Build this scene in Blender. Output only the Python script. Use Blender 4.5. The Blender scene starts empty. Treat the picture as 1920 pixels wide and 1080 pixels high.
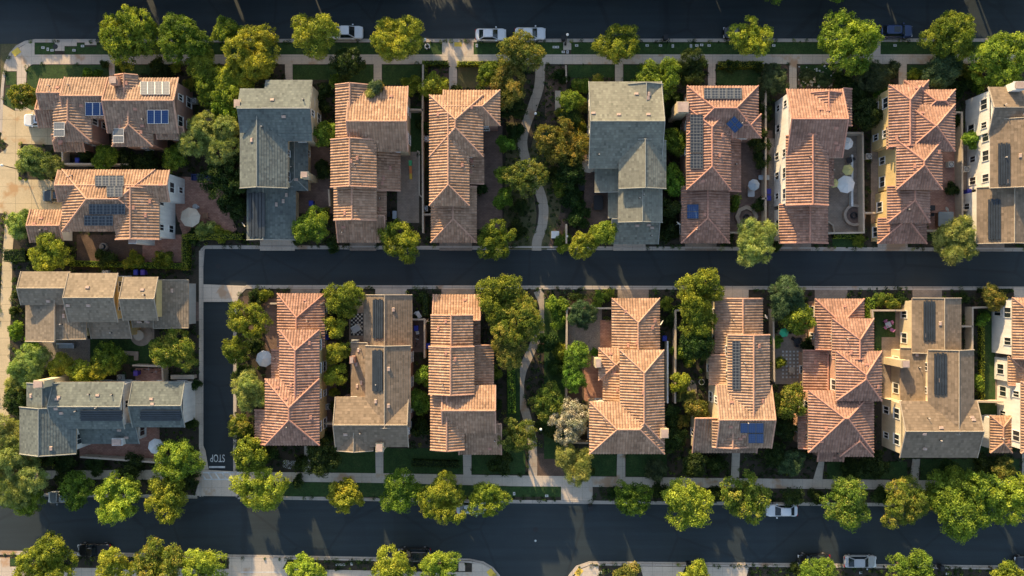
import bpy, math, random
from mathutils import Vector, Matrix
R = random.Random(7)
scene = bpy.context.scene
COL = scene.collection
CH = 104.0; F = 1300.0
def X(u, z=0.0): return (u-960)/F*(CH-z)
def Y(v, z=0.0): return (540-v)/F*(CH-z)
def P(u, v, z=0.0): return Vector((X(u, z), Y(v, z), z))
M = {}
# ------------------------------------------------------------------ materials
def new_mat(name):
    m = bpy.data.materials.new(name); m.use_nodes = True
    nt = m.node_tree
    for n in list(nt.nodes): nt.nodes.remove(n)
    out = nt.nodes.new('ShaderNodeOutputMaterial'); b = nt.nodes.new('ShaderNodeBsdfPrincipled')
    nt.links.new(b.outputs[0], out.inputs[0])
    M[name] = m
    return m, nt, b, out
def N(nt, t, **kw):
    n = nt.nodes.new(t)
    for k, v in kw.items(): setattr(n, k, v)
    return n
def c4(c): return (c[0], c[1], c[2], 1)
def mixc(nt, fac, a, b, blend='MIX'):
    n = N(nt, 'ShaderNodeMix', data_type='RGBA', blend_type=blend)
    for sock, val in ((n.inputs[0], fac), (n.inputs[6], a), (n.inputs[7], b)):
        if hasattr(val, 'is_output') or isinstance(val, bpy.types.NodeSocket): nt.links.new(val, sock)
        elif isinstance(val, (int, float)): sock.default_value = val
        else: sock.default_value = c4(val)
    return n.outputs[2]
def noise(nt, scale, detail=4, rough=.6, vec=None):
    n = N(nt, 'ShaderNodeTexNoise'); n.inputs['Scale'].default_value = scale
    n.inputs['Detail'].default_value = detail; n.inputs['Roughness'].default_value = rough
    if vec is not None: nt.links.new(vec, n.inputs['Vector'])
    return n
def ramp(nt, src, stops):
    r = N(nt, 'ShaderNodeValToRGB'); nt.links.new(src, r.inputs[0])
    e = r.color_ramp.elements
    while len(e) < len(stops): e.new(.5)
    for i, (p, c) in enumerate(stops):
        e[i].position = p; e[i].color = c4(c) if not isinstance(c, (int, float)) else (c, c, c, 1)
    return r.outputs[0]
def objco(nt): return N(nt, 'ShaderNodeTexCoord').outputs['Object']
def ground_mat(name, a, b, c, s1=.35, s2=6, rough=.9, fine=.25, bump=.0, bs=20):
    m, nt, bs_, out = new_mat(name)
    co = N(nt, 'ShaderNodeNewGeometry').outputs['Position']
    n1 = noise(nt, s1, 5, .65, co); n2 = noise(nt, s2, 3, .7, co)
    col = ramp(nt, n1.outputs[0], [(.32, a), (.52, b), (.72, c)])
    f = ramp(nt, n2.outputs[0], [(.3, 1-fine), (.7, 1+fine*.6)])
    col = mixc(nt, 1.0, col, f, 'MULTIPLY')
    nt.links.new(col, bs_.inputs['Base Color']); bs_.inputs['Roughness'].default_value = rough
    if bump:
        bp = N(nt, 'ShaderNodeBump'); bp.inputs['Strength'].default_value = bump; bp.inputs['Distance'].default_value = .05
        n3 = noise(nt, bs, 3, .6, co); nt.links.new(n3.outputs[0], bp.inputs['Height']); nt.links.new(bp.outputs[0], bs_.inputs['Normal'])
    return m, nt, bs_, col, co
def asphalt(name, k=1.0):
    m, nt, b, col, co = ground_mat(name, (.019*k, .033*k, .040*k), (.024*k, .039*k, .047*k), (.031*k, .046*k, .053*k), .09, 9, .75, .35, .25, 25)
    # streaky tyre wear along the road and a few oil stains
    mp = N(nt, 'ShaderNodeMapping'); mp.inputs['Scale'].default_value = (.05, 1.1, 1); nt.links.new(co, mp.inputs[0])
    w = noise(nt, 1.0, 3, .5, mp.outputs[0]); f = ramp(nt, w.outputs[0], [(.35, .88), (.65, 1.15)])
    c2 = mixc(nt, 1.0, col, f, 'MULTIPLY')
    v = N(nt, 'ShaderNodeTexVoronoi'); v.inputs['Scale'].default_value = .14; nt.links.new(co, v.inputs['Vector'])
    st = ramp(nt, v.outputs['Distance'], [(.0, .72), (.13, 1.0)])
    c3 = mixc(nt, 1.0, c2, st, 'MULTIPLY')
    v2 = N(nt, 'ShaderNodeTexVoronoi', feature='DISTANCE_TO_EDGE'); v2.inputs['Scale'].default_value = .11
    nw = noise(nt, .5, 4, .6, co); mx = N(nt, 'ShaderNodeMix', data_type='VECTOR'); mx.inputs[0].default_value = .25; nt.links.new(co, mx.inputs[4]); nt.links.new(nw.outputs['Color'], mx.inputs[5]); nt.links.new(mx.outputs[1], v2.inputs['Vector'])
    ck = ramp(nt, v2.outputs['Distance'], [(.0, .72), (.012, .80), (.018, 1.0)])
    c3 = mixc(nt, 1.0, c3, ck, 'MULTIPLY')
    v3 = N(nt, 'ShaderNodeTexVoronoi', feature='F1', distance='CHEBYCHEV'); v3.inputs['Scale'].default_value = .07; nt.links.new(co, v3.inputs['Vector'])
    sp = N(nt, 'ShaderNodeSeparateColor'); nt.links.new(v3.outputs['Color'], sp.inputs[0]); pt = ramp(nt, sp.outputs[0], [(.0, .90), (.5, 1.0), (1.0, 1.10)])
    c3 = mixc(nt, 1.0, c3, pt, 'MULTIPLY')
    nt.links.new(c3, b.inputs['Base Color'])
def concrete(name, base, joint=1.5, jx=True):
    m, nt, b, col, co = ground_mat(name, tuple(x*.86 for x in base), base, tuple(min(1, x*1.1) for x in base), .25, 5, .85, .12)
    sep = N(nt, 'ShaderNodeSeparateXYZ'); nt.links.new(co, sep.inputs[0])
    cur = col
    for ax in (0, 1):
        d = N(nt, 'ShaderNodeMath', operation='DIVIDE'); nt.links.new(sep.outputs[ax], d.inputs[0]); d.inputs[1].default_value = joint if ax == 0 else joint*1.05
        fr = N(nt, 'ShaderNodeMath', operation='FRACT'); nt.links.new(d.outputs[0], fr.inputs[0])
        ln = ramp(nt, fr.outputs[0], [(0, .72), (.035, 1.0)]); ln.node.color_ramp.interpolation = 'CONSTANT'
        cur = mixc(nt, 1.0, cur, ln, 'MULTIPLY')
    # irrigation rust stains
    n3 = noise(nt, .22, 4, .6, co); s = ramp(nt, n3.outputs[0], [(.58, 0), (.66, 1)])
    cur = mixc(nt, s, cur, (base[0]*.80, base[1]*.62, base[2]*.48))
    nt.links.new(cur, b.inputs['Base Color'])
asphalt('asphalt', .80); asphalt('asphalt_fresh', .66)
concrete('concrete', (0.568, 0.482, 0.389)); concrete('concrete_path', (.40, .335, .265)); concrete('concrete_kerb', (0.475, 0.413, 0.349), 3.0); concrete('concrete_drive', (0.561, 0.449, 0.28), 2.4)
ground_mat('soil', (.030, .028, .018), (.052, .042, .028), (.075, .055, .036), .5, 7, .95, .5, .6, 14)
ground_mat('mulch', (.09, .06, .045), (.13, .085, .06), (.18, .12, .09), .6, 8, .95, .5, .6, 14)
ground_mat('gravel', (.20, .18, .16), (.26, .23, .20), (.32, .28, .24), .6, 9, .95, .5, .6, 18)
ground_mat('grass', (0.019, 0.055, 0.01), (0.029, 0.072, 0.013), (0.06, 0.093, 0.022), .8, 5, .95, .55, .9, 12)
ground_mat('drygrass', (.07, .085, .030), (.11, .10, .045), (.15, .12, .065), .4, 8, .95, .4, .7, 18)
def paver(name, a, b, size=.45):
    m, nt, bs, out = new_mat(name)
    co = N(nt, 'ShaderNodeNewGeometry').outputs['Position']
    br = N(nt, 'ShaderNodeTexBrick'); nt.links.new(co, br.inputs['Vector'])
    br.inputs['Scale'].default_value = 1; br.inputs['Brick Width'].default_value = size; br.inputs['Row Height'].default_value = size*.5
    br.inputs['Mortar Size'].default_value = .02; br.inputs['Color1'].default_value = c4(a); br.inputs['Color2'].default_value = c4(b)
    br.inputs['Mortar'].default_value = c4([x*.8 for x in a])
    n1 = noise(nt, .7, 4, .6, co); f = ramp(nt, n1.outputs[0], [(.3, .75), (.7, 1.2)])
    nt.links.new(mixc(nt, 1.0, br.outputs['Color'], f, 'MULTIPLY'), bs.inputs['Base Color']); bs.inputs['Roughness'].default_value = .85
paver('brick_paver', (0.344, 0.175, 0.127), (0.459, 0.255, 0.184)); paver('tan_paver', (0.281, 0.221, 0.17), (0.323, 0.255, 0.2)); paver('brown_paver', (0.162, 0.106, 0.085), (0.221, 0.145, 0.111))
def plain(name, col, rough=.6, metal=0, var=.08, coat=0, spec=.5):
    m, nt, b, out = new_mat(name)
    n1 = noise(nt, 1.3, 4, .6, objco(nt)); f = ramp(nt, n1.outputs[0], [(.3, 1-var), (.7, 1+var)])
    nt.links.new(mixc(nt, 1.0, col, f, 'MULTIPLY'), b.inputs['Base Color'])
    b.inputs['Roughness'].default_value = rough; b.inputs['Metallic'].default_value = metal
    if coat: b.inputs['Coat Weight'].default_value = coat; b.inputs['Coat Roughness'].default_value = .05
    b.inputs['Specular IOR Level'].default_value = spec
    return m
def stucco(name, col):
    m, nt, b, out = new_mat(name)
    co = N(nt, 'ShaderNodeNewGeometry').outputs['Position']
    n1 = noise(nt, .45, 5, .65, co); n2 = noise(nt, 9, 3, .6, co)
    f = ramp(nt, n1.outputs[0], [(.3, .86), (.7, 1.06)])
    mp = N(nt, 'ShaderNodeMapping'); mp.inputs['Scale'].default_value = (2.2, 2.2, .18); nt.links.new(co, mp.inputs[0])
    n3 = noise(nt, 1, 3, .6, mp.outputs[0]); f3 = ramp(nt, n3.outputs[0], [(.35, .9), (.6, 1.0)])
    c = mixc(nt, 1.0, mixc(nt, 1.0, col, f, 'MULTIPLY'), f3, 'MULTIPLY')
    nt.links.new(c, b.inputs['Base Color']); b.inputs['Roughness'].default_value = .9
    bp = N(nt, 'ShaderNodeBump'); bp.inputs['Strength'].default_value = .3; bp.inputs['Distance'].default_value = .02
    nt.links.new(n2.outputs[0], bp.inputs['Height']); nt.links.new(bp.outputs[0], b.inputs['Normal'])
stucco('stucco_white', (.74, .72, .68)); stucco('stucco_cream', (.62, .52, .35)); stucco('stucco_tan', (.42, .34, .25)); stucco('stucco_pink', (.50, .29, .20))
stucco('stucco_rose', (.36, .21, .16)); stucco('stucco_grey', (.50, .48, .44)); stucco('stucco_yellow', (.62, .47, .22)); stucco('wall_cap', (.48, .40, .31))
def tile(name, a, b, c, per=(.40, .40), streak=.30):
    """clay or concrete tiles: every tile its own tone, laid out on the slope's UV in metres"""
    m, nt, bs, out = new_mat(name)
    uv = N(nt, 'ShaderNodeUVMap').outputs[0]
    sep = N(nt, 'ShaderNodeSeparateXYZ'); nt.links.new(uv, sep.inputs[0])
    fl = []
    for ax in (0, 1):
        d = N(nt, 'ShaderNodeMath', operation='DIVIDE'); nt.links.new(sep.outputs[ax], d.inputs[0]); d.inputs[1].default_value = per[ax]
        g = N(nt, 'ShaderNodeMath', operation='FLOOR'); nt.links.new(d.outputs[0], g.inputs[0]); fl.append((d, g))
    cb = N(nt, 'ShaderNodeCombineXYZ'); nt.links.new(fl[0][1].outputs[0], cb.inputs[0]); nt.links.new(fl[1][1].outputs[0], cb.inputs[1])
    wn = N(nt, 'ShaderNodeTexWhiteNoise', noise_dimensions='2D'); nt.links.new(cb.outputs[0], wn.inputs['Vector'])
    col = ramp(nt, wn.outputs['Value'], [(.0, tuple(x*.8 for x in a)), (.12, a), (.5, b), (.86, c), (1.0, tuple(x*1.15 for x in c))])
    co = N(nt, 'ShaderNodeNewGeometry').outputs['Position']
    n1 = noise(nt, .33, 6, .7, co); f = ramp(nt, n1.outputs[0], [(.3, 1-streak), (.5, 1), (.72, 1+streak*.7)])
    col = mixc(nt, 1.0, col, f, 'MULTIPLY')
    # darkened gap where one course overlaps the next
    fr = N(nt, 'ShaderNodeMath', operation='FRACT'); nt.links.new(fl[1][0].outputs[0], fr.inputs[0])
    ln = ramp(nt, fr.outputs[0], [(0, .62), (.10, 1.0)]); ln.node.color_ramp.interpolation = 'LINEAR'
    col = mixc(nt, .8, col, mixc(nt, 1.0, col, ln, 'MULTIPLY'))
    # lichen and grime
    n4 = noise(nt, 1.7, 5, .7, co); g4 = ramp(nt, n4.outputs[0], [(.56, 0), (.74, .55)])
    col = mixc(nt, g4, col, (a[0]*.62, a[1]*.68, a[2]*.70))
    nt.links.new(col, bs.inputs['Base Color']); bs.inputs['Roughness'].default_value = .82
    bp = N(nt, 'ShaderNodeBump'); bp.inputs['Strength'].default_value = .55; bp.inputs['Distance'].default_value = .03
    ad = N(nt, 'ShaderNodeMath', operation='MULTIPLY_ADD'); nt.links.new(wn.outputs['Value'], ad.inputs[0]); ad.inputs[1].default_value = .5; nt.links.new(fr.outputs[0], ad.inputs[2]); nt.links.new(ad.outputs[0], bp.inputs['Height']); nt.links.new(bp.outputs[0], bs.inputs['Normal'])
tile('tile_terracotta', (0.303, 0.18, 0.112), (0.355, 0.215, 0.136), (0.401, 0.251, 0.166))
tile('tile_rose', (0.265, 0.145, 0.102), (0.307, 0.173, 0.123), (0.349, 0.202, 0.149))
tile('tile_brown', (0.274, 0.175, 0.12), (0.318, 0.207, 0.141), (0.363, 0.242, 0.17))
tile('slate_grey', (0.162, 0.163, 0.133), (0.183, 0.184, 0.149), (0.202, 0.205, 0.166), (.33, .36), .22)
tile('slate_blue', (0.104, 0.121, 0.114), (0.121, 0.14, 0.13), (0.138, 0.159, 0.145), (.33, .36), .22)
tile('slate_brown', (0.185, 0.138, 0.094), (0.208, 0.155, 0.106), (0.23, 0.172, 0.12), (0.38, 0.407), .22)
tile('slate_tan', (0.201, 0.16, 0.113), (0.226, 0.18, 0.129), (0.25, 0.2, 0.144), (.33, .36), .22)
plain('ridge_clay', (.46, .27, .19), .8, var=.2); plain('ridge_rose', (.44, .225, .165), .8, var=.2); plain('ridge_grey', (.26, .265, .24), .8, var=.15); plain('ridge_tan', (.33, .28, .22), .8, var=.15)
plain('fascia', (.40, .30, .22), .7); plain('fascia_white', (.62, .60, .55), .7)
plain('window_frame', (.72, .70, .66), .5); plain('window_glass', (.02, .028, .035), .08, var=.3, spec=.8)
plain('garage_paint', (.45, .38, .30), .6); plain('door_paint', (.12, .06, .04), .5)
plain('vent_metal', (.46, .34, .28), .6, var=.2); plain('pipe_metal', (.55, .48, .42), .5)
plain('rubber', (.015, .015, .016), .85); plain('rim_metal', (.5, .5, .52), .3, .9)
for nm, c in dict(white=(.74, .76, .78), silver=(.42, .44, .46), black=(.010, .011, .014), blue=(.006, .030, .11), dark=(.03, .035, .04), grey=(.20, .22, .23)).items():
    plain('car_'+nm, c, .32, .0 if nm == 'white' else .25, .03, 1.0)
plain('car_glass', (.012, .02, .026), .05, var=.1, spec=.9); plain('head_glass', (.7, .72, .74), .15); plain('tail_glass', (.35, .01, .01), .2)
plain('plastic_black', (.012, .013, .015), .5); plain('plastic_blue', (.015, .03, .32), .45); plain('plastic_purple', (.06, .03, .30), .45)
plain('metal_dark', (.03, .03, .032), .5, .4); plain('white_paint', (.62, .63, .62), .6); plain('road_paint', (.56, .58, .58), .7, var=.35)
plain('yellow_pad', (.72, .50, .07), .7, var=.2); plain('steel', (.45, .46, .47), .35, .8); plain('wood', (.22, .12, .07), .7, var=.3)
plain('plate_grey', (.55, .55, .52), .7); plain('lamp_globe', (.75, .74, .70), .3); plain('canvas_white', (.68, .68, .66), .8); plain('canvas_beige', (.50, .43, .34), .8)
plain('canvas_yellow', (.55, .50, .20), .8); plain('canvas_green', (.03, .42, .22), .7); plain('pink', (.48, .18, .33), .7); plain('navy', (.015, .03, .12), .6)
plain('toy_green', (.05, .35, .15), .6); plain('toy_orange', (.60, .18, .04), .6); plain('toy_yellow', (.65, .42, .04), .6); plain('stone', (.34, .27, .21), .85, var=.2)
plain('spa_cover', (.22, .26, .28), .7); plain('cushion', (.35, .40, .44), .8); plain('bark', (.12, .085, .06), .9, var=.3); plain('mattress', (.6, .62, .66), .8)
def cells(name, cell, line, nx, ny, fx=.16):
    m, nt, b, out = new_mat(name)
    uv = N(nt, 'ShaderNodeUVMap').outputs[0]; sep = N(nt, 'ShaderNodeSeparateXYZ'); nt.links.new(uv, sep.inputs[0])
    cur = None
    for ax in (0, 1):
        d = N(nt, 'ShaderNodeMath', operation='DIVIDE'); nt.links.new(sep.outputs[ax], d.inputs[0]); d.inputs[1].default_value = nx if ax == 0 else ny
        fr = N(nt, 'ShaderNodeMath', operation='FRACT'); nt.links.new(d.outputs[0], fr.inputs[0])
        ln = ramp(nt, fr.outputs[0], [(0, 1), (fx, 0)]); ln.node.color_ramp.interpolation = 'CONSTANT'
        if cur is None: cur = ln
        else: cur = mixc(nt, 1.0, cur, ln, 'LIGHTEN')
    nt.links.new(mixc(nt, cur, cell, line), b.inputs['Base Color']); b.inputs['Roughness'].default_value = .18; b.inputs['Specular IOR Level'].default_value = .6
cells('solar_blue', (.012, .045, .15), (.10, .14, .20), .32, .32, .07)
cells('solar_dark', (.022, .028, .038), (.16, .17, .18), .45, .45, .12)
cells('solar_grey', (.10, .105, .11), (.20, .20, .20), .5, .5, .07)
plain('heater_black', (.022, .030, .040), .45, var=.3); plain('heater_frame', (.09, .10, .11), .5)
def leaf_mat(name, cols, trans=.35):
    m, nt, b, out = new_mat(name)
    at = N(nt, 'ShaderNodeAttribute', attribute_name='tint'); oi = N(nt, 'ShaderNodeObjectInfo')
    col = ramp(nt, at.outputs['Fac'], [(.0, cols[0]), (.5, cols[1]), (.97, cols[2])])
    f = ramp(nt, oi.outputs['Random'], [(0, .82), (1, 1.15)])
    col = mixc(nt, 1.0, col, f, 'MULTIPLY')
    rv = N(nt, 'ShaderNodeMath', operation='FRACT'); ml = N(nt, 'ShaderNodeMath', operation='MULTIPLY'); nt.links.new(oi.outputs['Random'], ml.inputs[0]); ml.inputs[1].default_value = 7.3; nt.links.new(ml.outputs[0], rv.inputs[0])
    col = mixc(nt, 1.0, col, ramp(nt, rv.outputs[0], [(0, (.80, 1.0, .95)), (.5, (1, 1, 1)), (1, (1.0, .90, .85))]), 'MULTIPLY')
    pz = N(nt, 'ShaderNodeNewGeometry').outputs['Position']; nb = noise(nt, .55, 3, .6, pz); col = mixc(nt, 1.0, col, ramp(nt, nb.outputs[0], [(.35, (.72, .84, .8)), (.55, (1, 1, 1)), (.70, (1.0, .93, .8))]), 'MULTIPLY')
    nt.links.new(col, b.inputs['Base Color']); b.inputs['Roughness'].default_value = .6; b.inputs['Specular IOR Level'].default_value = .25
    tr = N(nt, 'ShaderNodeBsdfTranslucent'); nt.links.new(mixc(nt, 1.0, col, (1.25, 1.15, .55), 'MULTIPLY'), tr.inputs[0])
    ms = N(nt, 'ShaderNodeMixShader'); ms.inputs[0].default_value = trans
    nt.links.new(b.outputs[0], ms.inputs[1]); nt.links.new(tr.outputs[0], ms.inputs[2]); nt.links.new(ms.outputs[0], out.inputs[0])
leaf_mat('leaf_Y', [(0.075, 0.118, 0.017), (0.32, 0.377, 0.042), (0.672, 0.672, 0.098)], 0.4)      # yellow green
leaf_mat('leaf_G', [(0.048, 0.09, 0.013), (0.192, 0.263, 0.03), (0.509, 0.559, 0.07)], 0.4)   # mid green
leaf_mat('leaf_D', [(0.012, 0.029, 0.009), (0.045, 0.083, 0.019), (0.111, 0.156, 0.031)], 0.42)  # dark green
leaf_mat('leaf_O', [(0.063, 0.096, 0.022), (0.214, 0.23, 0.045), (0.562, 0.406, 0.109)], 0.42)     # turning orange and brown
leaf_mat('leaf_S', [(0.183, 0.218, 0.173), (0.524, 0.538, 0.429), (0.8, 0.8, 0.748)], 0.35)           # silver
leaf_mat('leaf_B', [(0.029, 0.052, 0.027), (0.093, 0.138, 0.065), (0.21, 0.266, 0.119)], 0.42)     # blue green
leaf_mat('leaf_L', [(0.082, 0.121, 0.032), (0.278, 0.342, 0.096), (0.648, 0.667, 0.224)], 0.42)    # pale feathery
leaf_mat('leaf_V', [(0.042, 0.09, 0.012), (0.165, 0.276, 0.034), (0.422, 0.567, 0.078)], 0.4)        # vivid green
leaf_mat('leaf_M', [(0.049, 0.092, 0.016), (0.207, 0.281, 0.037), (0.554, 0.455, 0.102)], 0.4)     # green with orange tips
# ------------------------------------------------------------------ mesh helpers
class MB:
    def __init__(s): s.v = []; s.f = []; s.m = []; s.uv = []; s.slots = []; s.sm = []
    def slot(s, mat):
        if mat not in s.slots: s.slots.append(mat)
        return s.slots.index(mat)
    def face(s, pts, mat, uv=None, smooth=False):
        i = len(s.v); s.v.extend([tuple(p) for p in pts]); s.f.append(tuple(range(i, i+len(pts))))
        s.m.append(s.slot(mat)); s.uv.append(uv or [(p[0], p[1]) for p in pts]); s.sm.append(smooth)
    def box(s, x0, y0, z0, x1, y1, z1, mat, top=None):
        a = [(x0, y0), (x1, y0), (x1, y1), (x0, y1)]
        s.face([(x, y, z1) for x, y in a], top or mat); s.face([(x, y, z0) for x, y in reversed(a)], mat)
        for k in range(4):
            p, q = a[k], a[(k+1) % 4]; s.face([(p[0], p[1], z0), (q[0], q[1], z0), (q[0], q[1], z1), (p[0], p[1], z1)], mat)
    def prism(s, pts, z0, z1, mat, side=None, bottom=True):
        pts = [(p[0], p[1]) for p in pts]; n = len(pts)
        s.face([(x, y, z1) for x, y in pts], mat)
        if bottom: s.face([(x, y, z0) for x, y in reversed(pts)], side or mat)
        for k in range(n):
            p, q = pts[k], pts[(k+1) % n]; s.face([(p[0], p[1], z0), (q[0], q[1], z0), (q[0], q[1], z1), (p[0], p[1], z1)], side or mat)
    def tube(s, a, b, r0, r1, mat, n=6, cap=True):
        a = Vector(a); b = Vector(b); d = (b-a).normalized(); u = d.orthogonal().normalized(); w = d.cross(u)
        ra = [a+(u*math.cos(k*2*math.pi/n)+w*math.sin(k*2*math.pi/n))*r0 for k in range(n)]
        rb = [b+(u*math.cos(k*2*math.pi/n)+w*math.sin(k*2*math.pi/n))*r1 for k in range(n)]
        for k in range(n): s.face([ra[k], ra[(k+1) % n], rb[(k+1) % n], rb[k]], mat, smooth=True)
        if cap: s.face(rb, mat); s.face(ra[::-1], mat)
    def lathe(s, c, prof, mat, n=12, smooth=True):
        c = Vector(c)
        for (r0, z0), (r1, z1) in zip(prof, prof[1:]):
            for k in range(n):
                a, b = k*2*math.pi/n, (k+1)*2*math.pi/n
                q = [c+Vector((r0*math.cos(a), r0*math.sin(a), z0)), c+Vector((r0*math.cos(b), r0*math.sin(b), z0)),
                     c+Vector((r1*math.cos(b), r1*math.sin(b), z1)), c+Vector((r1*math.cos(a), r1*math.sin(a), z1))]
                if r0 < 1e-4: q = q[1:]
                elif r1 < 1e-4: q = q[:3]
                s.face(q, mat, smooth=smooth)
    def mesh(s, name):
        me = bpy.data.meshes.new(name); me.from_pydata(s.v, [], s.f)
        for m in s.slots: me.materials.append(M[m])
        me.polygons.foreach_set('material_index', s.m); me.polygons.foreach_set('use_smooth', s.sm)
        ul = me.uv_layers.new(name='UVMap'); flat = []
        for q in s.uv:
            for c in q: flat.extend(c)
        ul.data.foreach_set('uv', flat); me.update()
        return me
    def build(s, name, parent=None, loc=None, rz=0):
        o = bpy.data.objects.new(name, s.mesh(name)); COL.objects.link(o)
        if parent: o.parent = parent
        if loc is not None: o.location = loc; o.rotation_euler.z = rz
        return o
def tag(o, label=None, cat=None, group=None, kind=None):
    if label: o['label'] = label
    if cat: o['category'] = cat
    if group: o['group'] = group
    if kind: o['kind'] = kind
    return o
def empty(name, loc, label, cat, group=None, rz=0):
    o = bpy.data.objects.new(name, None); COL.objects.link(o); o.location = loc; o.rotation_euler.z = rz
    return tag(o, label, cat, group)
def link_copy(me, name, parent, loc=(0, 0, 0), rz=0, sc=None):
    o = bpy.data.objects.new(name, me); COL.objects.link(o); o.parent = parent; o.location = loc; o.rotation_euler.z = rz
    if sc: o.scale = sc
    return o
# ------------------------------------------------------------------ houses
def interval(poly, ax, val):
    """range of the other coordinate where the line coord[ax]=val crosses a convex 2D polygon"""
    o = 1-ax; r = []
    for k in range(len(poly)):
        a, b = poly[k], poly[(k+1) % len(poly)]
        if (a[ax]-val)*(b[ax]-val) <= 0:
            if abs(a[ax]-b[ax]) < 1e-9: r += [a[o], b[o]]
            else: t = (val-a[ax])/(b[ax]-a[ax]); r.append(a[o]+t*(b[o]-a[o]))
    return (min(r), max(r)) if r else None
PT = .40; PF = .36
def roof_face(mb, pts, mat, style, ridge, caps=None, thick=.16, fasc='fascia'):
    pts = [Vector(p) for p in pts]
    s = (pts[1]-pts[0]).normalized(); n = (pts[1]-pts[0]).cross(pts[2]-pts[1]).normalized()
    if n.z < 0: n = -n
    t = n.cross(s)
    o = pts[0]; so = o.dot(s)
    p2 = [((p-o).dot(s), (p-o).dot(t)) for p in pts]
    W = lambda a, b, h: o+s*a+t*b+n*h
    s0 = min(p[0] for p in p2); s1 = max(p[0] for p in p2); t1m = max(p[1] for p in p2)
    if style == 'T':
        prof = [(0, 0), (.12, .006), (.26, .060), (.38, .092), (.5, .104), (.62, .092), (.74, .060), (.88, .006)]
        sm = []
        k0 = math.floor((s0+so)/PT)-1
        for k in range(k0, int((s1+so)/PT)+2):
            for fr, h in prof:
                v = (k+fr)*PT-so
                if s0 < v < s1: sm.append((v, h))
        sm = [(s0+1e-4, sm[0][1] if sm else 0)]+sm+[(s1-1e-4, sm[-1][1] if sm else 0)]
        for q in p2:
            if s0+.01 < q[0] < s1-.01: sm.append((q[0], .03))
        sm.sort()
        for (a, ha), (b, hb) in zip(sm, sm[1:]):
            if b-a < 1e-5: continue
            ia, ib = interval(p2, 0, a), interval(p2, 0, b)
            if not ia or not ib: continue
            mb.face([W(a, ia[0], ha), W(b, ib[0], hb), W(b, ib[1], hb), W(a, ia[1], ha)], mat,
                    [(a+so, ia[0]), (b+so, ib[0]), (b+so, ib[1]), (a+so, ia[1])], True)
    else:
        k = 0
        while k*PF < t1m-1e-3:
            a, b = k*PF+1e-4, min((k+1)*PF, t1m-1e-4)
            ia, ib = interval(p2, 1, a), interval(p2, 1, b)
            if ia and ib:
                mb.face([W(ia[0], a, .034), W(ia[1], a, .034), W(ib[1], b, .002), W(ib[0], b, .002)], mat,
                        [(ia[0]+so, a), (ia[1]+so, a), (ib[1]+so, b), (ib[0]+so, b)])
                mb.face([W(ia[0], a, 0), W(ia[1], a, 0), W(ia[1], a, .034), W(ia[0], a, .034)], mat,
                        [(ia[0]+so, a), (ia[1]+so, a), (ia[1]+so, a+.01), (ia[0]+so, a+.01)])
            k += 1
    dn = Vector((0, 0, -thick))
    mb.face([p+dn for p in reversed(pts)], fasc)
    for k in range(len(pts)):
        a, b = pts[k], pts[(k+1) % len(pts)]
        mb.face([a+dn, b+dn, b+n*.01, a+n*.01], fasc)
    for (i, j) in (caps or []):
        a, b = pts[i], pts[j]
        r = .125 if style == 'T' else .075
        mb.tube(a+n*.05, b+n*.05, r, r, ridge, 6, True)
RIDGE = {'tile_terracotta': 'ridge_clay', 'tile_rose': 'ridge_rose', 'tile_brown': 'ridge_clay', 'slate_grey': 'ridge_grey', 'slate_blue': 'ridge_grey', 'slate_tan': 'ridge_tan', 'slate_brown': 'ridge_tan'}
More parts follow.
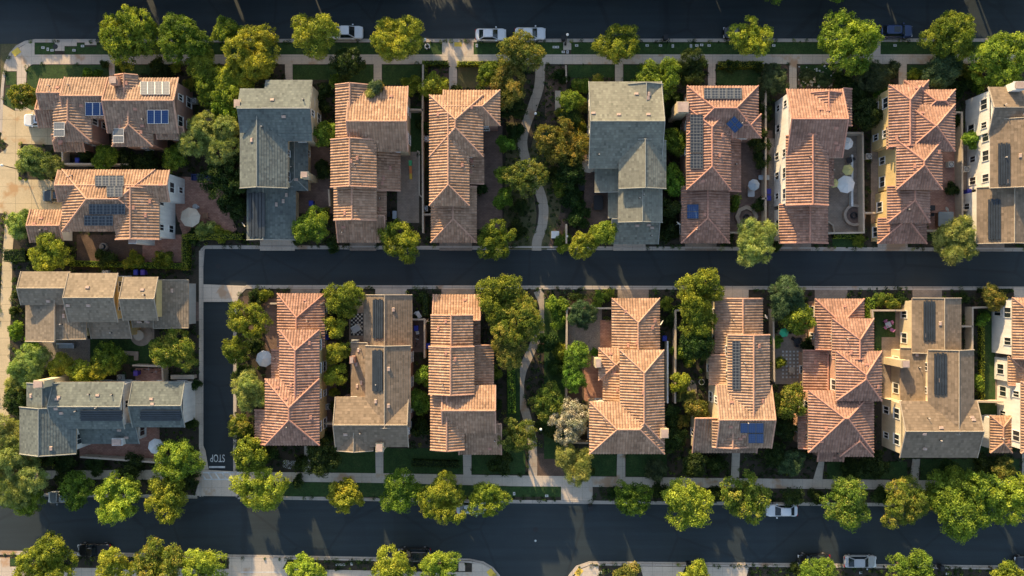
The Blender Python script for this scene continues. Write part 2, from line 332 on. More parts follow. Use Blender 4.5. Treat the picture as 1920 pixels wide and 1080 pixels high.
class Block:
    def __init__(s, u0, v0, u1, v1, z, kind, pitch=.36, rf=.5, zb=0.0, wall=None, oh=.42, tile=None, nc=False):
        s.z = z; s.kind = kind; s.pitch = pitch; s.zb = zb; s.wall = wall; s.oh = oh; s.tile = tile
        s.x0, s.x1 = X(u0, z), X(u1, z); s.y1, s.y0 = Y(v0, z), Y(v1, z)   # y1 is the far (top of photo) side
        k = kind[0]; s.W = (s.x1-s.x0) if k in 'v' else (s.y1-s.y0); s.L = (s.y1-s.y0) if k in 'v' else (s.x1-s.x0)
        s.faces = []
        z = s.z
        if k == 'm':
            d = kind[1]; c = {'S': [(s.x0, s.y0), (s.x1, s.y0), (s.x1, s.y1), (s.x0, s.y1)], 'N': [(s.x1, s.y1), (s.x0, s.y1), (s.x0, s.y0), (s.x1, s.y0)],
                 'W': [(s.x0, s.y1), (s.x0, s.y0), (s.x1, s.y0), (s.x1, s.y1)], 'E': [(s.x1, s.y0), (s.x1, s.y1), (s.x0, s.y1), (s.x0, s.y0)]}[d]
            run = (s.y1-s.y0) if d in 'NS' else (s.x1-s.x0); zr = z+pitch*run; s.zr = zr
            s.faces.append(([(*c[0], z), (*c[1], z), (*c[2], zr), (*c[3], zr)], [(1, 2), (3, 0), (2, 3)]))
            s.c = c
        else:
            h = pitch*s.W/2; s.zr = z+h; rw = rf*s.W
            r0 = s.W/2 if kind[1] == 'h' else 0.0; r1 = s.W/2 if kind[2] == 'h' else 0.0
            if r0+r1 > s.L-.05: q = (s.L-.05)/(r0+r1); r0 *= q; r1 *= q
            def G(l, w, zz): return (s.x0+w, s.y1-l, zz) if k == 'v' else (s.x0+l, s.y1-w, zz)
            s.G = G; L, Wd = s.L, s.W
            A = [G(0, 0, z), G(L, 0, z), G(L-r1, rw, s.zr), G(r0, rw, s.zr)]
            B = [G(L, Wd, z), G(0, Wd, z), G(r0, rw, s.zr), G(L-r1, rw, s.zr)]
            if k == 'u': A = [A[1], A[0], A[3], A[2]]; B = [B[1], B[0], B[3], B[2]]
            s.faces += [(A, [(2, 3), (1, 2), (3, 0)]), (B, [(1, 2), (3, 0)])]
            if r0: s.faces.append(([G(0, Wd, z), G(0, 0, z), G(r0, rw, s.zr)], []))
            if r1: s.faces.append(([G(L, 0, z), G(L, Wd, z), G(L-r1, rw, s.zr)], []))
            s.r0, s.r1, s.rw = r0, r1, rw
            if nc: s.faces = [(f, [c for c in cc if c == (2, 3)]) for f, cc in s.faces]
    def walls(s, mb, mat, oh):
        mat = s.wall or mat; z = s.z
        x0, x1, y0, y1 = s.x0+oh, s.x1-oh, s.y0+oh, s.y1-oh
        s.wx0, s.wx1, s.wy0, s.wy1 = x0, x1, y0, y1
        mb.box(x0, y0, s.zb, x1, y1, z-.17+s.pitch*oh*.5, mat)
        if s.kind[0] == 'm':
            d = s.kind[1]; zr = s.zr-.2-s.pitch*oh; lo = z-.2+s.pitch*oh
            zz = {'S': (lo, lo, zr, zr), 'N': (zr, zr, lo, lo), 'W': (lo, zr, zr, lo), 'E': (zr, lo, lo, zr)}[d]
            a = [(x0, y0), (x1, y0), (x1, y1), (x0, y1)]
            if zr > lo:
                top = [(p[0], p[1], q) for p, q in zip(a, zz)]
                for k in range(4):
                    b = (k+1) % 4
                    if max(zz[k], zz[b]) > z-.1: mb.face([(*a[k], z-.3), (*a[b], z-.3), top[b], top[k]], mat)
        else:
            for e, r in ((0, s.r0), (1, s.r1)):
                if r: continue
                l = oh if e == 0 else s.L-oh; l2 = l+(.2 if e == 0 else -.2)
                pz = lambda w: z-.19+(s.zr-z)*(w/s.rw if w < s.rw else (s.W-w)/(s.W-s.rw))
                ws = [oh, s.rw, s.W-oh]
                q = [s.G(l, ws[0], z-.3), s.G(l, ws[2], z-.3)]+[s.G(l, w, pz(w)) for w in reversed(ws)]
                q2 = [s.G(l2, ws[0], z-.3), s.G(l2, ws[2], z-.3)]+[s.G(l2, w, pz(w)) for w in reversed(ws)]
                mb.face(q, mat); mb.face(q2[::-1], mat)
WIN = {}
def window_meshes(w, h):
    k = (round(w, 2), round(h, 2))
    if k not in WIN:
        f = MB(); t = .09
        # local: wall plane y=0, outwards -y
        for (a, b, c, d) in ((-w/2-t, -h/2-t, w/2+t, -h/2), (-w/2-t, h/2, w/2+t, h/2+t), (-w/2-t, -h/2, -w/2, h/2), (w/2, -h/2, w/2+t, h/2), (-.03, -h/2, .03, h/2)):
            f.box(a, -.09, b, c, .04, d, 'window_frame')
        f.box(-w/2-t-.04, -.15, -h/2-t-.06, w/2+t+.04, .03, -h/2-t+.003, 'window_frame')
        p = MB(); p.box(-w/2, -.035, -h/2, w/2, .03, h/2, 'window_glass')
        WIN[k] = (f.mesh('window'), p.mesh('pane'))
    return WIN[k]
def add_window(root, org, x, y, z, rz, w, h):
    f, p = window_meshes(w, h)
    o = link_copy(f, 'window', root, (x-org.x, y-org.y, z), rz); link_copy(p, 'pane', o)
VENTM = None
def build_house(d):
    """blocks: list of Block; everything measured on the roofs"""
    bl = d['blocks']; b0 = bl[0]
    cx = sum((b.x0+b.x1)/2 for b in bl)/len(bl); cy = sum((b.y0+b.y1)/2 for b in bl)/len(bl)
    org = Vector((cx, cy, 0)); root = empty('house', org, d['label'], 'house', d.get('group'))
    mat = d['tile']; style = 'T' if mat.startswith('tile') else 'F'
    rb = MB(); wb = MB()
    rr = random.Random(hash(d['label'][:9]) & 7 if False else len(d['label'])*7+len(bl))
    faces = []
    for i, b in enumerate(bl):
        dz = .011*i; tm = b.tile or mat
        for pts, caps in b.faces:
            pts = [Vector(p)+Vector((0, 0, dz)) for p in pts]
            st = 'T' if tm.startswith('tile') else 'F'
            roof_face(rb, pts, tm, st, RIDGE.get(tm, 'wall_cap'), caps, fasc=d.get('fascia', 'fascia'))
            n = (pts[1]-pts[0]).cross(pts[2]-pts[1]).normalized(); n = -n if n.z < 0 else n
            faces.append((pts, n, b))
        b.walls(wb, d['wall'], b.oh+.013*i)
    def shift(mb): mb.v = [(x-org.x, y-org.y, z) for x, y, z in mb.v]; return mb
    shift(wb).build('wall', root); shift(rb).build('roof', root)
    def inside(pts, x, y):
        sgn = 0
        for k in range(len(pts)):
            a, c = pts[k], pts[(k+1) % len(pts)]; cr = (c.x-a.x)*(y-a.y)-(c.y-a.y)*(x-a.x)
            if abs(cr) < 1e-9: continue
            if sgn == 0: sgn = 1 if cr > 0 else -1
            elif cr*sgn < 0: return False
        return True
    def hit(u, v):
        """where the line of sight at a measured point meets this roof"""
        o = Vector((0, 0, CH)); dr = Vector(((u-960)/F, (540-v)/F, -1)); best = None
        for pts, n, b in faces:
            dn = dr.dot(n)
            if abs(dn) < 1e-6: continue
            t = (pts[0]-o).dot(n)/dn; p = o+dr*t
            if inside(pts, p.x, p.y) and (best is None or p.z > best[0].z): best = (p, n, pts)
        return best
    def onplane(u, v, n, q, h):
        o = Vector((0, 0, CH)); dr = Vector(((u-960)/F, (540-v)/F, -1)); t = (q+n*h-o).dot(n)/dr.dot(n); return o+dr*t
    d['hit'] = hit
    for it in d.get('panels', []):
        matp, quad, nsub = it[0], it[1], it[2]
        if len(quad) == 4 and not isinstance(quad[0], tuple): u0, v0, u1, v1 = quad; quad = [(u0, v1), (u1, v1), (u1, v0), (u0, v0)]
        cu = sum(q[0] for q in quad)/4; cv = sum(q[1] for q in quad)/4; hh = hit(cu, cv)
        if not hh: print('PANEL MISS', d['label'][:30], cu, cv); continue
        _, n, pts = hh
        c = [onplane(u, v, n, pts[0], .20) for u, v in quad]
        lift = (n.z*0)
        def bil(a, b): return (c[0]*(1-a)+c[1]*a)*(1-b)+(c[3]*(1-a)+c[2]*a)*b
        nx, ny = nsub
        for i in range(nx):
            for j in range(ny):
                mb = MB(); g = .03
                lx = (c[1]-c[0]).length/nx; ly = (c[3]-c[0]).length/ny
                e = .025/lx; e2 = .025/ly
                q = [bil((i+e)/nx, (j+e2)/ny) if False else bil(i/nx+e/nx, j/ny+e2/ny), bil((i+1)/nx-e/nx, j/ny+e2/ny), bil((i+1)/nx-e/nx, (j+1)/ny-e2/ny), bil(i/nx+e/nx, (j+1)/ny-e2/ny)]
                dn = n*.05
                if matp == 'heater_black':
                    long_x = lx > ly; K = 5
                    for r in range(K):
                        f0, f1 = (r+.08)/K, (r+.92)/K
                        def bb(a, b): return (q[0]*(1-a)+q[1]*a)*(1-b)+(q[3]*(1-a)+q[2]*a)*b
                        jit = .0 if r % 2 else .02
                        z4 = [bb(jit, f0), bb(1-jit, f0), bb(1-jit, f1), bb(jit, f1)] if long_x else [bb(f0, jit), bb(f1, jit), bb(f1, 1-jit), bb(f0, 1-jit)]
                        mb.face(z4, 'heater_black')
                        for k in range(4): mb.face([z4[k]-dn*2, z4[(k+1) % 4]-dn*2, z4[(k+1) % 4], z4[k]], 'heater_black')
                    nm = 'pool_heater_panel'
                else:
                    mb.face(q, matp, [(0, 0), (lx, 0), (lx, ly), (0, ly)])
                    fr = 'window_frame' if d.get('light_frames') else 'heater_frame'
                    mb.face([p-dn for p in q[::-1]], fr)
                    for k in range(4):
                        a, b = q[k], q[(k+1) % 4]; mb.face([a-dn, b-dn, b, a], fr); mb.tube(a+n*.006, b+n*.006, .03, .03, fr, 4, False)
                    nm = 'solar_panel'
                shift(mb).build(nm, root)
    for it in d.get('chimneys', []):
        u0, v0, u1, v1, zt = it[:5]; mt = it[5] if len(it) > 5 else d['wall']
        mb = MB(); x0, x1, y0, y1 = X(u0, zt), X(u1, zt), Y(v1, zt), Y(v0, zt)
        mb.box(x0+.06, y0+.06, .0, x1-.06, y1-.06, zt-.25, mt)
        o = shift(mb).build('chimney', root)
        mb = MB(); mb.box(x0, y0, zt-.25, x1, y1, zt-.08, mt); mb.box(x0+.2, y0+.2, zt-.08, x1-.2, y1-.2, zt+.1, 'metal_dark'); mb.box(x0+.12, y0+.12, zt+.1, x1-.12, y1-.12, zt+.16, 'vent_metal')
        c = shift(mb).build('chimney_cap', o)
    # vents and pipes on the roofs
    for k in range(int(d.get('vents', 6)*1.5)):
        for _ in range(20):
            b = rr.choice(bl); 
            if b.z < 2: continue
            px = rr.uniform(b.x0+.8, b.x1-.8); py = rr.uniform(b.y0+.8, b.y1-.8)
            hh = hit(960+px*F/(CH-b.z-.8), 540-py*F/(CH-b.z-.8))
            if hh: break
        else: continue
        p, n, pts = hh; mb = MB(); s = (pts[1]-pts[0]).normalized(); t = n.cross(s)
        if k % 4 == 0:
            mb.tube((0, 0, -.1), (0, 0, .45), .05, .05, 'pipe_metal', 7); mb.tube((0, 0, .4), (0, 0, .5), .085, .07, 'pipe_metal', 7); mb.tube((0, 0, 0), (0, 0, .12), .14, .06, 'metal_dark', 7); nm = 'vent_pipe'
        else:
            a, b_ = .30, .19; vm = 'ridge_rose' if style == 'T' else 'vent_metal'
            lo = [(-s*a-t*b_), (s*a-t*b_), (s*a+t*b_), (-s*a+t*b_)]; hi = [x*.8+n*(.14 if i < 2 else .10) for i, x in enumerate(lo)]
            mb.face(hi, vm)
            for q in range(4): mb.face([lo[q], lo[(q+1) % 4], hi[(q+1) % 4], hi[q]], vm)
            nm = 'roof_vent'
        mb.build(nm, root, p-org+n*.05)
    # windows on every open wall
    def covered(x, y, zz, me):
        for b in bl:
            if b is not me and b.wx0 < x < b.wx1 and b.wy0 < y < b.wy1 and b.z > zz-.2: return True
        return False
    cnt = 0
    for b in bl:
        if b.zb > 0: continue
        for side in 'EWNS':
            if side in 'EW': L = b.wy1-b.wy0; base = b.wy0; fx = b.wx1 if side == 'E' else b.wx0
            else: L = b.wx1-b.wx0; base = b.wx0; fx = b.wy1 if side == 'N' else b.wy0
            if L < 2: continue
            n = max(1, int(L/2.9)); gar = d.get('garage') == side and b.z < 4 and b is d.get('gblock', b)
            for k in range(n):
                q = base+(k+.5)*L/n + rr.uniform(-.25, .25)*(n > 1); 
                for zz in ([b.z-1.45, 1.45] if b.z > 4.4 else [1.5]):
                    out = .55
                    x, y = {'E': (fx+out, q), 'W': (fx-out, q), 'N': (q, fx+out), 'S': (q, fx-out)}[side]
                    if covered(x, y, zz+.9, b) or rr.random() < .12 or cnt > 46: continue
                    if b is d.get('gblock') and side == d.get('garage') and zz < 2: continue
                    rz = {'E': math.pi/2, 'W': -math.pi/2, 'N': math.pi, 'S': 0}[side]
                    wx, wy = {'E': (fx, q), 'W': (fx, q), 'N': (q, fx), 'S': (q, fx)}[side]
                    w, h = rr.choice([(1.0, 1.3), (1.4, 1.3), (.8, 1.1), (1.4, 1.3)])
                    add_window(root, org, wx, wy, zz, rz, w, h); cnt += 1
    gb = d.get('gblock')
    if gb:
        side = d['garage']; yy = gb.wy0 if side == 'S' else gb.wy1; sg = -1 if side == 'S' else 1
        cxg = (gb.wx0+gb.wx1)/2; hw = min(2.45, (gb.wx1-gb.wx0)/2-.4); mb = MB()
        for r in range(4):
            for k in range(4):
                a = cxg-hw+k*hw/2; mb.box(a+.02, yy-.03 if sg > 0 else yy-.06, .12+r*.55, a+hw/2-.02, yy+.06 if sg > 0 else yy+.03, .12+(r+1)*.55-.03, 'garage_paint')
        shift(mb).build('garage_door', root)
    fd = d.get('door')
    if fd:
        u, v, side = fd; x, y = X(u, 1), Y(v, 1); mb = MB(); mb.box(x-.5, y-.06, .1, x+.5, y+.06, 2.2, 'door_paint'); o = shift(mb).build('door', root)
        mb = MB(); mb.box(x+.32, y-.13 if side == 'S' else y+.06, 1.05, x+.4, y-.06 if side == 'S' else y+.13, 1.25, 'steel'); shift(mb).build('handle', o)
    return root
B = Block
H = []
def house(**k): H.append(k); return k
T1, T2, T3 = 'tile_terracotta', 'tile_rose', 'tile_brown'
g = B(74, 177, 126, 240, 3.3, 'ugg')
house(label='sprawling brown tiled house in the top left corner with blue solar panels', tile=T3, wall='stucco_rose', light_frames=True, vents=9,
  blocks=[B(122, 145, 214, 222, 5.3, 'ugg'), B(76, 148, 140, 206, 5.1, 'ugg'), g, B(100, 182, 172, 266, 5.2, 'vgh'), B(203, 146, 335, 250, 5.5, 'ugg', rf=.46), B(216, 141, 259, 190, 5.9, 'vgg'),
          B(211, 196, 287, 275, 5.3, 'vgh'), B(105, 255, 160, 285, 3.0, 'mS', wall='stucco_rose'), B(296, 240, 348, 262, 4.7, 'mS')],
  panels=[('solar_grey', (263, 153, 318, 177), (4, 1)), ('solar_blue', (160, 192, 201, 217), (3, 1)), ('solar_blue', (276, 206, 316, 232), (3, 1)), ('solar_grey', (101, 229, 121, 256), (1, 2)), ('solar_grey', (212, 241, 232, 268), (1, 2))],
  chimneys=[(204, 142, 220, 158, 7.4, 'ridge_clay')], garage='W')
g = B(58, 393, 119, 455, 2.9, 'ugg')
house(label='brown tiled house with white walls and brick patio, below the top left corner house', tile=T1, wall='stucco_white', vents=8,
  blocks=[B(110, 319, 318, 379, 5.6, 'ugg'), B(117, 318, 292, 434, 5.6, 'uhh'), B(217, 353, 299, 449, 5.7, 'vgg', rf=.44), g],
  panels=[('solar_dark', (178, 329, 232, 349), (4, 1)), ('solar_dark', (200, 349, 230, 369), (2, 1)), ('solar_dark', (167, 382, 235, 402), (5, 1)), ('solar_dark', (158, 404, 212, 423), (4, 1))],
  chimneys=[(240, 445, 256, 457, 5.4, 'stucco_white')])
house(label='tan shingled house with staggered gables on the left, above the blue grey one', tile='slate_tan', wall='stucco_yellow', vents=10,
  blocks=[B(110, 548, 162, 636, 4.6, 'vgg', rf=.02), B(48, 552, 112, 640, 4.6, 'mW', pitch=.22), B(40, 509, 132, 572, 5.5, 'ugg', wall='stucco_tan'), B(129, 512, 222, 604, 6.0, 'ugg'), B(232, 519, 297, 601, 6.0, 'ugg'),
          B(172, 596, 248, 635, 3.2, 'mS'), B(292, 525, 354, 615, 3.5, 'mE', pitch=.12, wall='stucco_grey'), B(250, 590, 300, 614, 3.2, 'mS')])
house(label='blue grey shingled house with white gable walls, left side above the bottom street', tile='slate_blue', wall='stucco_white', vents=10,
  blocks=[B(50, 718, 128, 790, 5.0, 'vgg'), B(37, 763, 143, 851, 5.0, 'vgg', rf=.46), B(100, 716, 234, 804, 5.3, 'ugg'), B(249, 715, 347, 801, 4.4, 'ugg'), B(150, 790, 262, 832, 3.0, 'mS')],
  panels=[('heater_black', (149, 769, 230, 790), (1, 1)), ('heater_black', (262, 769, 340, 790), (1, 1))], chimneys=[(209, 822, 229, 836, 4.2, 'stucco_white'), (62, 713, 82, 728, 7.6, 'stucco_cream')])
g = B(463, 350, 555, 450, 3.0, 'vgg', rf=.4)
house(label='blue grey shingled house, first from the left in the upper row', tile='slate_blue', wall='stucco_cream', vents=9,
  blocks=[B(498, 150, 586, 265, 5.7, 'ugg', nc=True), B(450, 166, 586, 249, 6.13, 'ugg', nc=True), B(450, 220, 540, 353, 5.6, 'vgg', rf=.42), B(532, 258, 578, 358, 3.0, 'vgh'), g],
  panels=[('heater_black', (465, 360, 497, 446), (1, 1))], chimneys=[(563, 321, 578, 334, 5.0, 'stucco_cream'), (438, 186, 452, 201, 7.0, 'stucco_cream')], garage='S', gblock=g)
g = B(634, 406, 724, 455, 2.9, 'mS')
house(label='terracotta tiled house with ivy on its top edge, left of the long hip roofed house', tile=T1, wall='stucco_cream', vents=8,
  blocks=[B(629, 159, 691, 330, 5.6, 'vgg', rf=.48), B(655, 162, 765, 284, 5.5, 'ugg', rf=.58), B(620, 262, 706, 351, 5.9, 'vgg', rf=.46), B(704, 283, 751, 358, 3.0, 'mE'), B(626, 340, 706, 413, 4.9, 'vgg', rf=.47), g, B(704, 358, 725, 412, 2.7, 'mE', pitch=.25)], garage='S', gblock=g)
g = B(808, 350, 894, 455, 3.0, 'vgh')
house(label='terracotta house with a long hipped roof, left of the winding park path', tile=T1, wall='stucco_rose', vents=7,
  blocks=[B(805, 178, 906, 294, 5.7, 'vhh'), B(805, 215, 880, 386, 5.7, 'vgh', rf=.49), B(832, 169, 938, 236, 5.3, 'ugh'), g, B(872, 290, 908, 345, 2.8, 'mE', pitch=.25)], garage='S', gblock=g)
g = B(1145, 412, 1234, 458, 2.9, 'mS')
house(label='pale grey shingled house, right of the winding park path', tile='slate_grey', wall='stucco_grey', vents=9,
  blocks=[B(1104, 153, 1240, 316, 5.6, 'ugg', rf=.5), B(1177, 158, 1243, 262, 5.75, 'vgg'), B(1160, 264, 1249, 354, 6.0, 'vgg', rf=.53), B(1115, 280, 1160, 361, 3.4, 'mW', pitch=.25), B(1159, 345, 1242, 417, 5.0, 'vgg', rf=.52), B(1140, 361, 1162, 409, 2.9, 'mW'), g,
          B(1104, 200, 1118, 242, 4.6, 'mW', pitch=.2, zb=.01)], garage='S', gblock=g)
g = B(1277, 350, 1368, 456, 3.1, 'vgh')
house(label='rose tiled house with many black solar panels and a round brick fire pit', tile=T2, wall='stucco_rose', vents=7,
  blocks=[B(1288, 161, 1422, 253, 5.6, 'uhh'), B(1287, 200, 1370, 356, 5.6, 'vhh', rf=.53), B(1372, 214, 1427, 259, 5.4, 'ugh'), g, B(1362, 262, 1389, 359, 2.9, 'mE')],
  panels=[('solar_dark', (1320, 165, 1391, 185), (5, 1)), ('solar_dark', (1294, 215, 1318, 286), (1, 4)), ('solar_dark', (1294, 288, 1318, 316), (1, 1)), ('solar_blue', [(1378, 250), (1394, 235), (1377, 217), (1361, 232)], (2, 2)), ('solar_blue', (1288, 383, 1310, 410), (1, 2))],
  chimneys=[(1269, 190, 1292, 212, 6.0, 'stucco_cream')], garage='S', gblock=g)
g = B(1460, 384, 1552, 456, 3.1, 'vgg', rf=.56)
house(label='rose tiled house with white left wall beside a pale patio of parasols', tile=T2, wall='stucco_white', vents=7, fascia='fascia_white',
  blocks=[B(1475, 167, 1579, 296, 5.6, 'ugg', rf=.48), B(1518, 174, 1580, 222, 5.75, 'vgg'), B(1578, 167, 1597, 236, 4.3, 'mE', pitch=.3), B(1473, 255, 1553, 385, 5.7, 'vgg', rf=.56), B(1550, 255, 1577, 294, 3.6, 'mE'), B(1550, 292, 1563, 348, 2.9, 'mE'), g], garage='S', gblock=g)
g = B(1645, 410, 1737, 457, 2.9, 'vgh')
house(label='rose hip roofed house with pale yellow left wall', tile=T2, wall='stucco_yellow', vents=7,
  blocks=[B(1666, 159, 1728, 275, 5.6, 'vhg', rf=.55), B(1694, 151, 1741, 186, 5.0, 'uhh'), B(1726, 168, 1791, 215, 5.2, 'uhh'), B(1700, 196, 1790, 284, 5.65, 'uhh'), B(1662, 238, 1692, 280, 4.5, 'uhh'), B(1680, 262, 1766, 356, 5.9, 'vhh'), B(1663, 350, 1743, 418, 4.3, 'vgh', rf=.55), g], garage='S', gblock=g)
g = B(1831, 352, 1960, 457, 4.2, 'vgg', rf=.42)
house(label='tan and grey shingled house with white left wall at the right edge, upper row', tile='slate_brown', wall='stucco_white', vents=6, fascia='fascia_white',
  blocks=[B(1853, 163, 1985, 252, 5.7, 'ugg', rf=.48), B(1856, 225, 1965, 353, 5.7, 'vgg', rf=.47), g],
  panels=[('heater_black', (1871, 267, 1895, 347), (1, 1)), ('heater_black', (1852, 372, 1877, 450), (1, 1))], chimneys=[(1902, 152, 1925, 168, 7.4, 'stucco_white')], garage='S', gblock=g)
# ---- lower row
g = B(520, 550, 609, 650, 3.1, 'vhg', rf=.46)
house(label='terracotta hip roofed house, first from the left in the lower row', tile=T2, wall='stucco_yellow', vents=8,
  blocks=[B(497, 710, 599, 835, 5.7, 'vhh'), B(524, 618, 599, 770, 5.6, 'vhg', rf=.45), g, B(509, 656, 530, 709, 3.0, 'mW'), B(478, 768, 503, 832, 3.0, 'mW')], garage='N', gblock=g)
g = B(682, 553, 773, 652, 3.2, 'vgg', rf=.47)
house(label='brown shingled house with two black pool heating mats in the lower row', tile='slate_brown', wall='stucco_rose', vents=8,
  blocks=[B(629, 744, 766, 838, 5.6, 'ugg', rf=.53), B(685, 648, 770, 800, 5.7, 'vgg', rf=.46), B(632, 792, 700, 845, 5.4, 'vgg'), g, B(658, 642, 692, 745, 3.0, 'mW')],
  panels=[('heater_black', (698, 560, 718, 636), (1, 1)), ('heater_black', (697, 655, 717, 735), (1, 1))], chimneys=[(704, 831, 719, 848, 6.2, 'stucco_cream'), (655, 668, 664, 682, 5.0, 'stucco_rose')], garage='N', gblock=g)
g = B(813, 552, 901, 600, 2.9, 'mN')
house(label='striped terracotta house left of the large path trees, lower row', tile=T1, wall='stucco_rose', vents=7,
  blocks=[B(804, 650, 889, 739, 5.9, 'vgg'), B(808, 591, 887, 658, 5.2, 'vgg'), g, B(881, 600, 901, 650, 2.6, 'mE', pitch=.2), B(884, 647, 926, 722, 3.0, 'mE'), B(830, 722, 929, 812, 5.3, 'ugg'), B(807, 735, 871, 843, 5.2, 'vgg'), B(861, 790, 940, 852, 3.3, 'mS')], garage='N', gblock=g)
g = B(1147, 559, 1237, 662, 3.1, 'vhg', rf=.52)
house(label='terracotta hip roofed house beside the silver tree, right of the lower park path', tile=T1, wall='stucco_cream', vents=8,
  blocks=[B(1105, 753, 1246, 851, 5.6, 'uhh'), B(1162, 656, 1245, 832, 5.7, 'vhh', rf=.52), g, B(1122, 652, 1185, 713, 3.4, 'uhh'), B(1130, 700, 1168, 755, 3.3, 'mW')],
  chimneys=[(1238, 804, 1254, 822, 6.4, 'stucco_cream'), (1116, 672, 1128, 690, 4.4, 'stucco_cream')], garage='N', gblock=g)
g = B(1340, 560, 1430, 720, 3.1, 'vgg', rf=.53)
house(label='brown tiled house with a narrow black panel strip and blue panels, lower row', tile=T3, wall='stucco_cream', vents=7,
  blocks=[B(1343, 722, 1446, 840, 5.5, 'ugg', rf=.52), B(1364, 628, 1443, 780, 5.8, 'vgg', rf=.56), g, B(1329, 665, 1364, 720, 3.0, 'mW'), B(1335, 790, 1405, 838, 5.3, 'vgg'), B(1298, 780, 1418, 849, 3.0, 'mS', pitch=.3)],
  panels=[('solar_dark', (1373, 639, 1388, 730), (1, 4)), ('solar_blue', (1388, 793, 1432, 812), (3, 1)), ('solar_blue', (1403, 813, 1432, 831), (2, 1))], garage='N', gblock=g)
g = B(1528, 560, 1620, 655, 3.4, 'vhg', rf=.46)
house(label='rose tiled house with pink stucco light wells and clustered hips, lower row', tile=T2, wall='stucco_pink', vents=8,
  blocks=[B(1567, 658, 1653, 752, 5.9, 'vhh', rf=.57), B(1560, 597, 1638, 672, 5.4, 'vhg', rf=.58), g, B(1505, 657, 1550, 733, 2.7, 'mW', pitch=.12), B(1515, 732, 1638, 848, 4.8, 'uhh', rf=.42), B(1574, 735, 1637, 856, 4.6, 'vgh'), B(1496, 776, 1520, 840, 3.0, 'mW'), B(1532, 832, 1580, 865, 2.9, 'mS', pitch=.3)], garage='N', gblock=g)
g = B(1710, 559, 1802, 662, 4.2, 'vgg', rf=.55)
house(label='grey brown shingled house with cream left walls, lower row near the right edge', tile='slate_brown', wall='stucco_cream', vents=8,
  blocks=[B(1687, 752, 1832, 858, 5.7, 'ugg'), B(1740, 656, 1826, 812, 5.8, 'vgg', rf=.56), g, B(1688, 652, 1748, 758, 3.4, 'mW')],
  panels=[('heater_black', (1731, 563, 1754, 640), (1, 1)), ('heater_black', (1751, 661, 1776, 741), (1, 1))], chimneys=[(1690, 675, 1706, 690, 5.0, 'stucco_cream')], garage='N', gblock=g)
house(label='white walled tile roofed house cut by the right edge, lower row', tile=T1, wall='stucco_white', vents=3,
  blocks=[B(1898, 558, 1985, 672, 5.0, 'vhg'), B(1890, 668, 1985, 722, 3.6, 'vhg'), B(1914, 715, 1995, 850, 5.6, 'vhh'), B(1856, 779, 1897, 849, 3.0, 'vhh', pitch=.3)])
for d in H: d['root'] = build_house(d)
# neighbours across the top street: they stand just beyond the photo and throw the long morning shade
def neighbour(u, v, w, tile, i):
    house_d = dict(label='house on the far side of the top street, beyond the street trees', group='houses across the top street', tile=tile, wall='stucco_cream', vents=0,
      blocks=[B(u, v, u+w, v+110, 5.8, 'vhg'), B(u-20, v+20, u+w-20, v+90, 5.6, 'ugg'), B(u, v-90, u+w-10, v+10, 3.1, 'vgg')])
    build_house(house_d)
NB = [(70, -190, 110, T1), (235, -185, 120, 'slate_grey'), (400, -190, 115, T2), (560, -185, 110, T3), (860, -190, 120, T1), (1020, -185, 130, 'slate_tan'), (1180, -190, 130, T2), (1350, -190, 130, T1), (1520, -190, 125, 'slate_blue'), (1690, -190, 90, T2), (1870, -190, 110, T1)]
for i, (u, v, w, t) in enumerate(NB): neighbour(u, v, w, t, i+1)
# ------------------------------------------------------------------ ground, roads, paving (photo positions read at ground level)
def struct(o, kind='structure'): o['kind'] = kind; return o
g0 = MB(); g0.face([(-900, -900, -.03), (900, -900, -.03), (900, 900, -.03), (-900, 900, -.03)], 'drygrass'); struct(g0.build('ground'))
EXC = []
def slab(mb, pts, z, mat, zb=None):
    if z > .13: EXC.append([(X(u), Y(v)) for u, v in pts])
    mb.prism([(X(u), Y(v)) for u, v in pts], z-.06 if zb is None else zb, z, mat)
def rc(u0, v0, u1, v1): return [(u0, v1), (u1, v1), (u1, v0), (u0, v0)]
rd = MB(); slab(rd, rc(-900, -60, 3200, 82), .0, 'asphalt', -.02); slab(rd, rc(-900, 922, 3200, 1072), .001, 'asphalt', -.019)
slab(rd, rc(-420, 60, 0, 930), -.001, 'asphalt', -.021); slab(rd, rc(905, 1060, 1110, 1500), -.0015, 'asphalt', -.021)
struct(rd.build('road'))
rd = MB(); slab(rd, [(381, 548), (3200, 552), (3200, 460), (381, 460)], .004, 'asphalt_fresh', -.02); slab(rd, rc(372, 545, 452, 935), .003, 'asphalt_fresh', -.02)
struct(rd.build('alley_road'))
so = MB(); Z = .12
upper = [(66, 77), (48, 80), (33, 88), (21, 101), (13, 118), (8, 140), (5, 170), (2, 250), (-60, 300), (-60, 905), (-40, 922), (-10, 926), (370, 931), (379, 931), (379, 468), (385, 463), (2900, 471), (2900, 75)]
lower = [(462, 538), (447, 552), (441, 568), (441, 890), (446, 932), (520, 933), (960, 940), (1440, 944), (2900, 954), (2900, 543)]
south1 = [(-400, 1036), (0, 1036), (480, 1044), (880, 1051), (905, 1056), (922, 1066), (934, 1080), (940, 1110), (942, 1500), (-400, 1500)]
south2 = [(1064, 1110), (1069, 1080), (1082, 1064), (1105, 1056), (1440, 1059), (2900, 1075), (2900, 1500), (1064, 1500)]
north = [(-100, -500), (-100, -45), (2900, -45), (2900, -500)]; west = [(-900, -100), (-900, 1000), (-400, 1000), (-400, -100)]
for i, p in enumerate((upper, lower, south1, south2)): slab(so, p[::-1], Z, 'soil', -.02)
slab(so, north[::-1], Z+.002, 'grass', -.02); slab(so, west, Z+.004, 'grass', -.02)
struct(so.build('soil'))
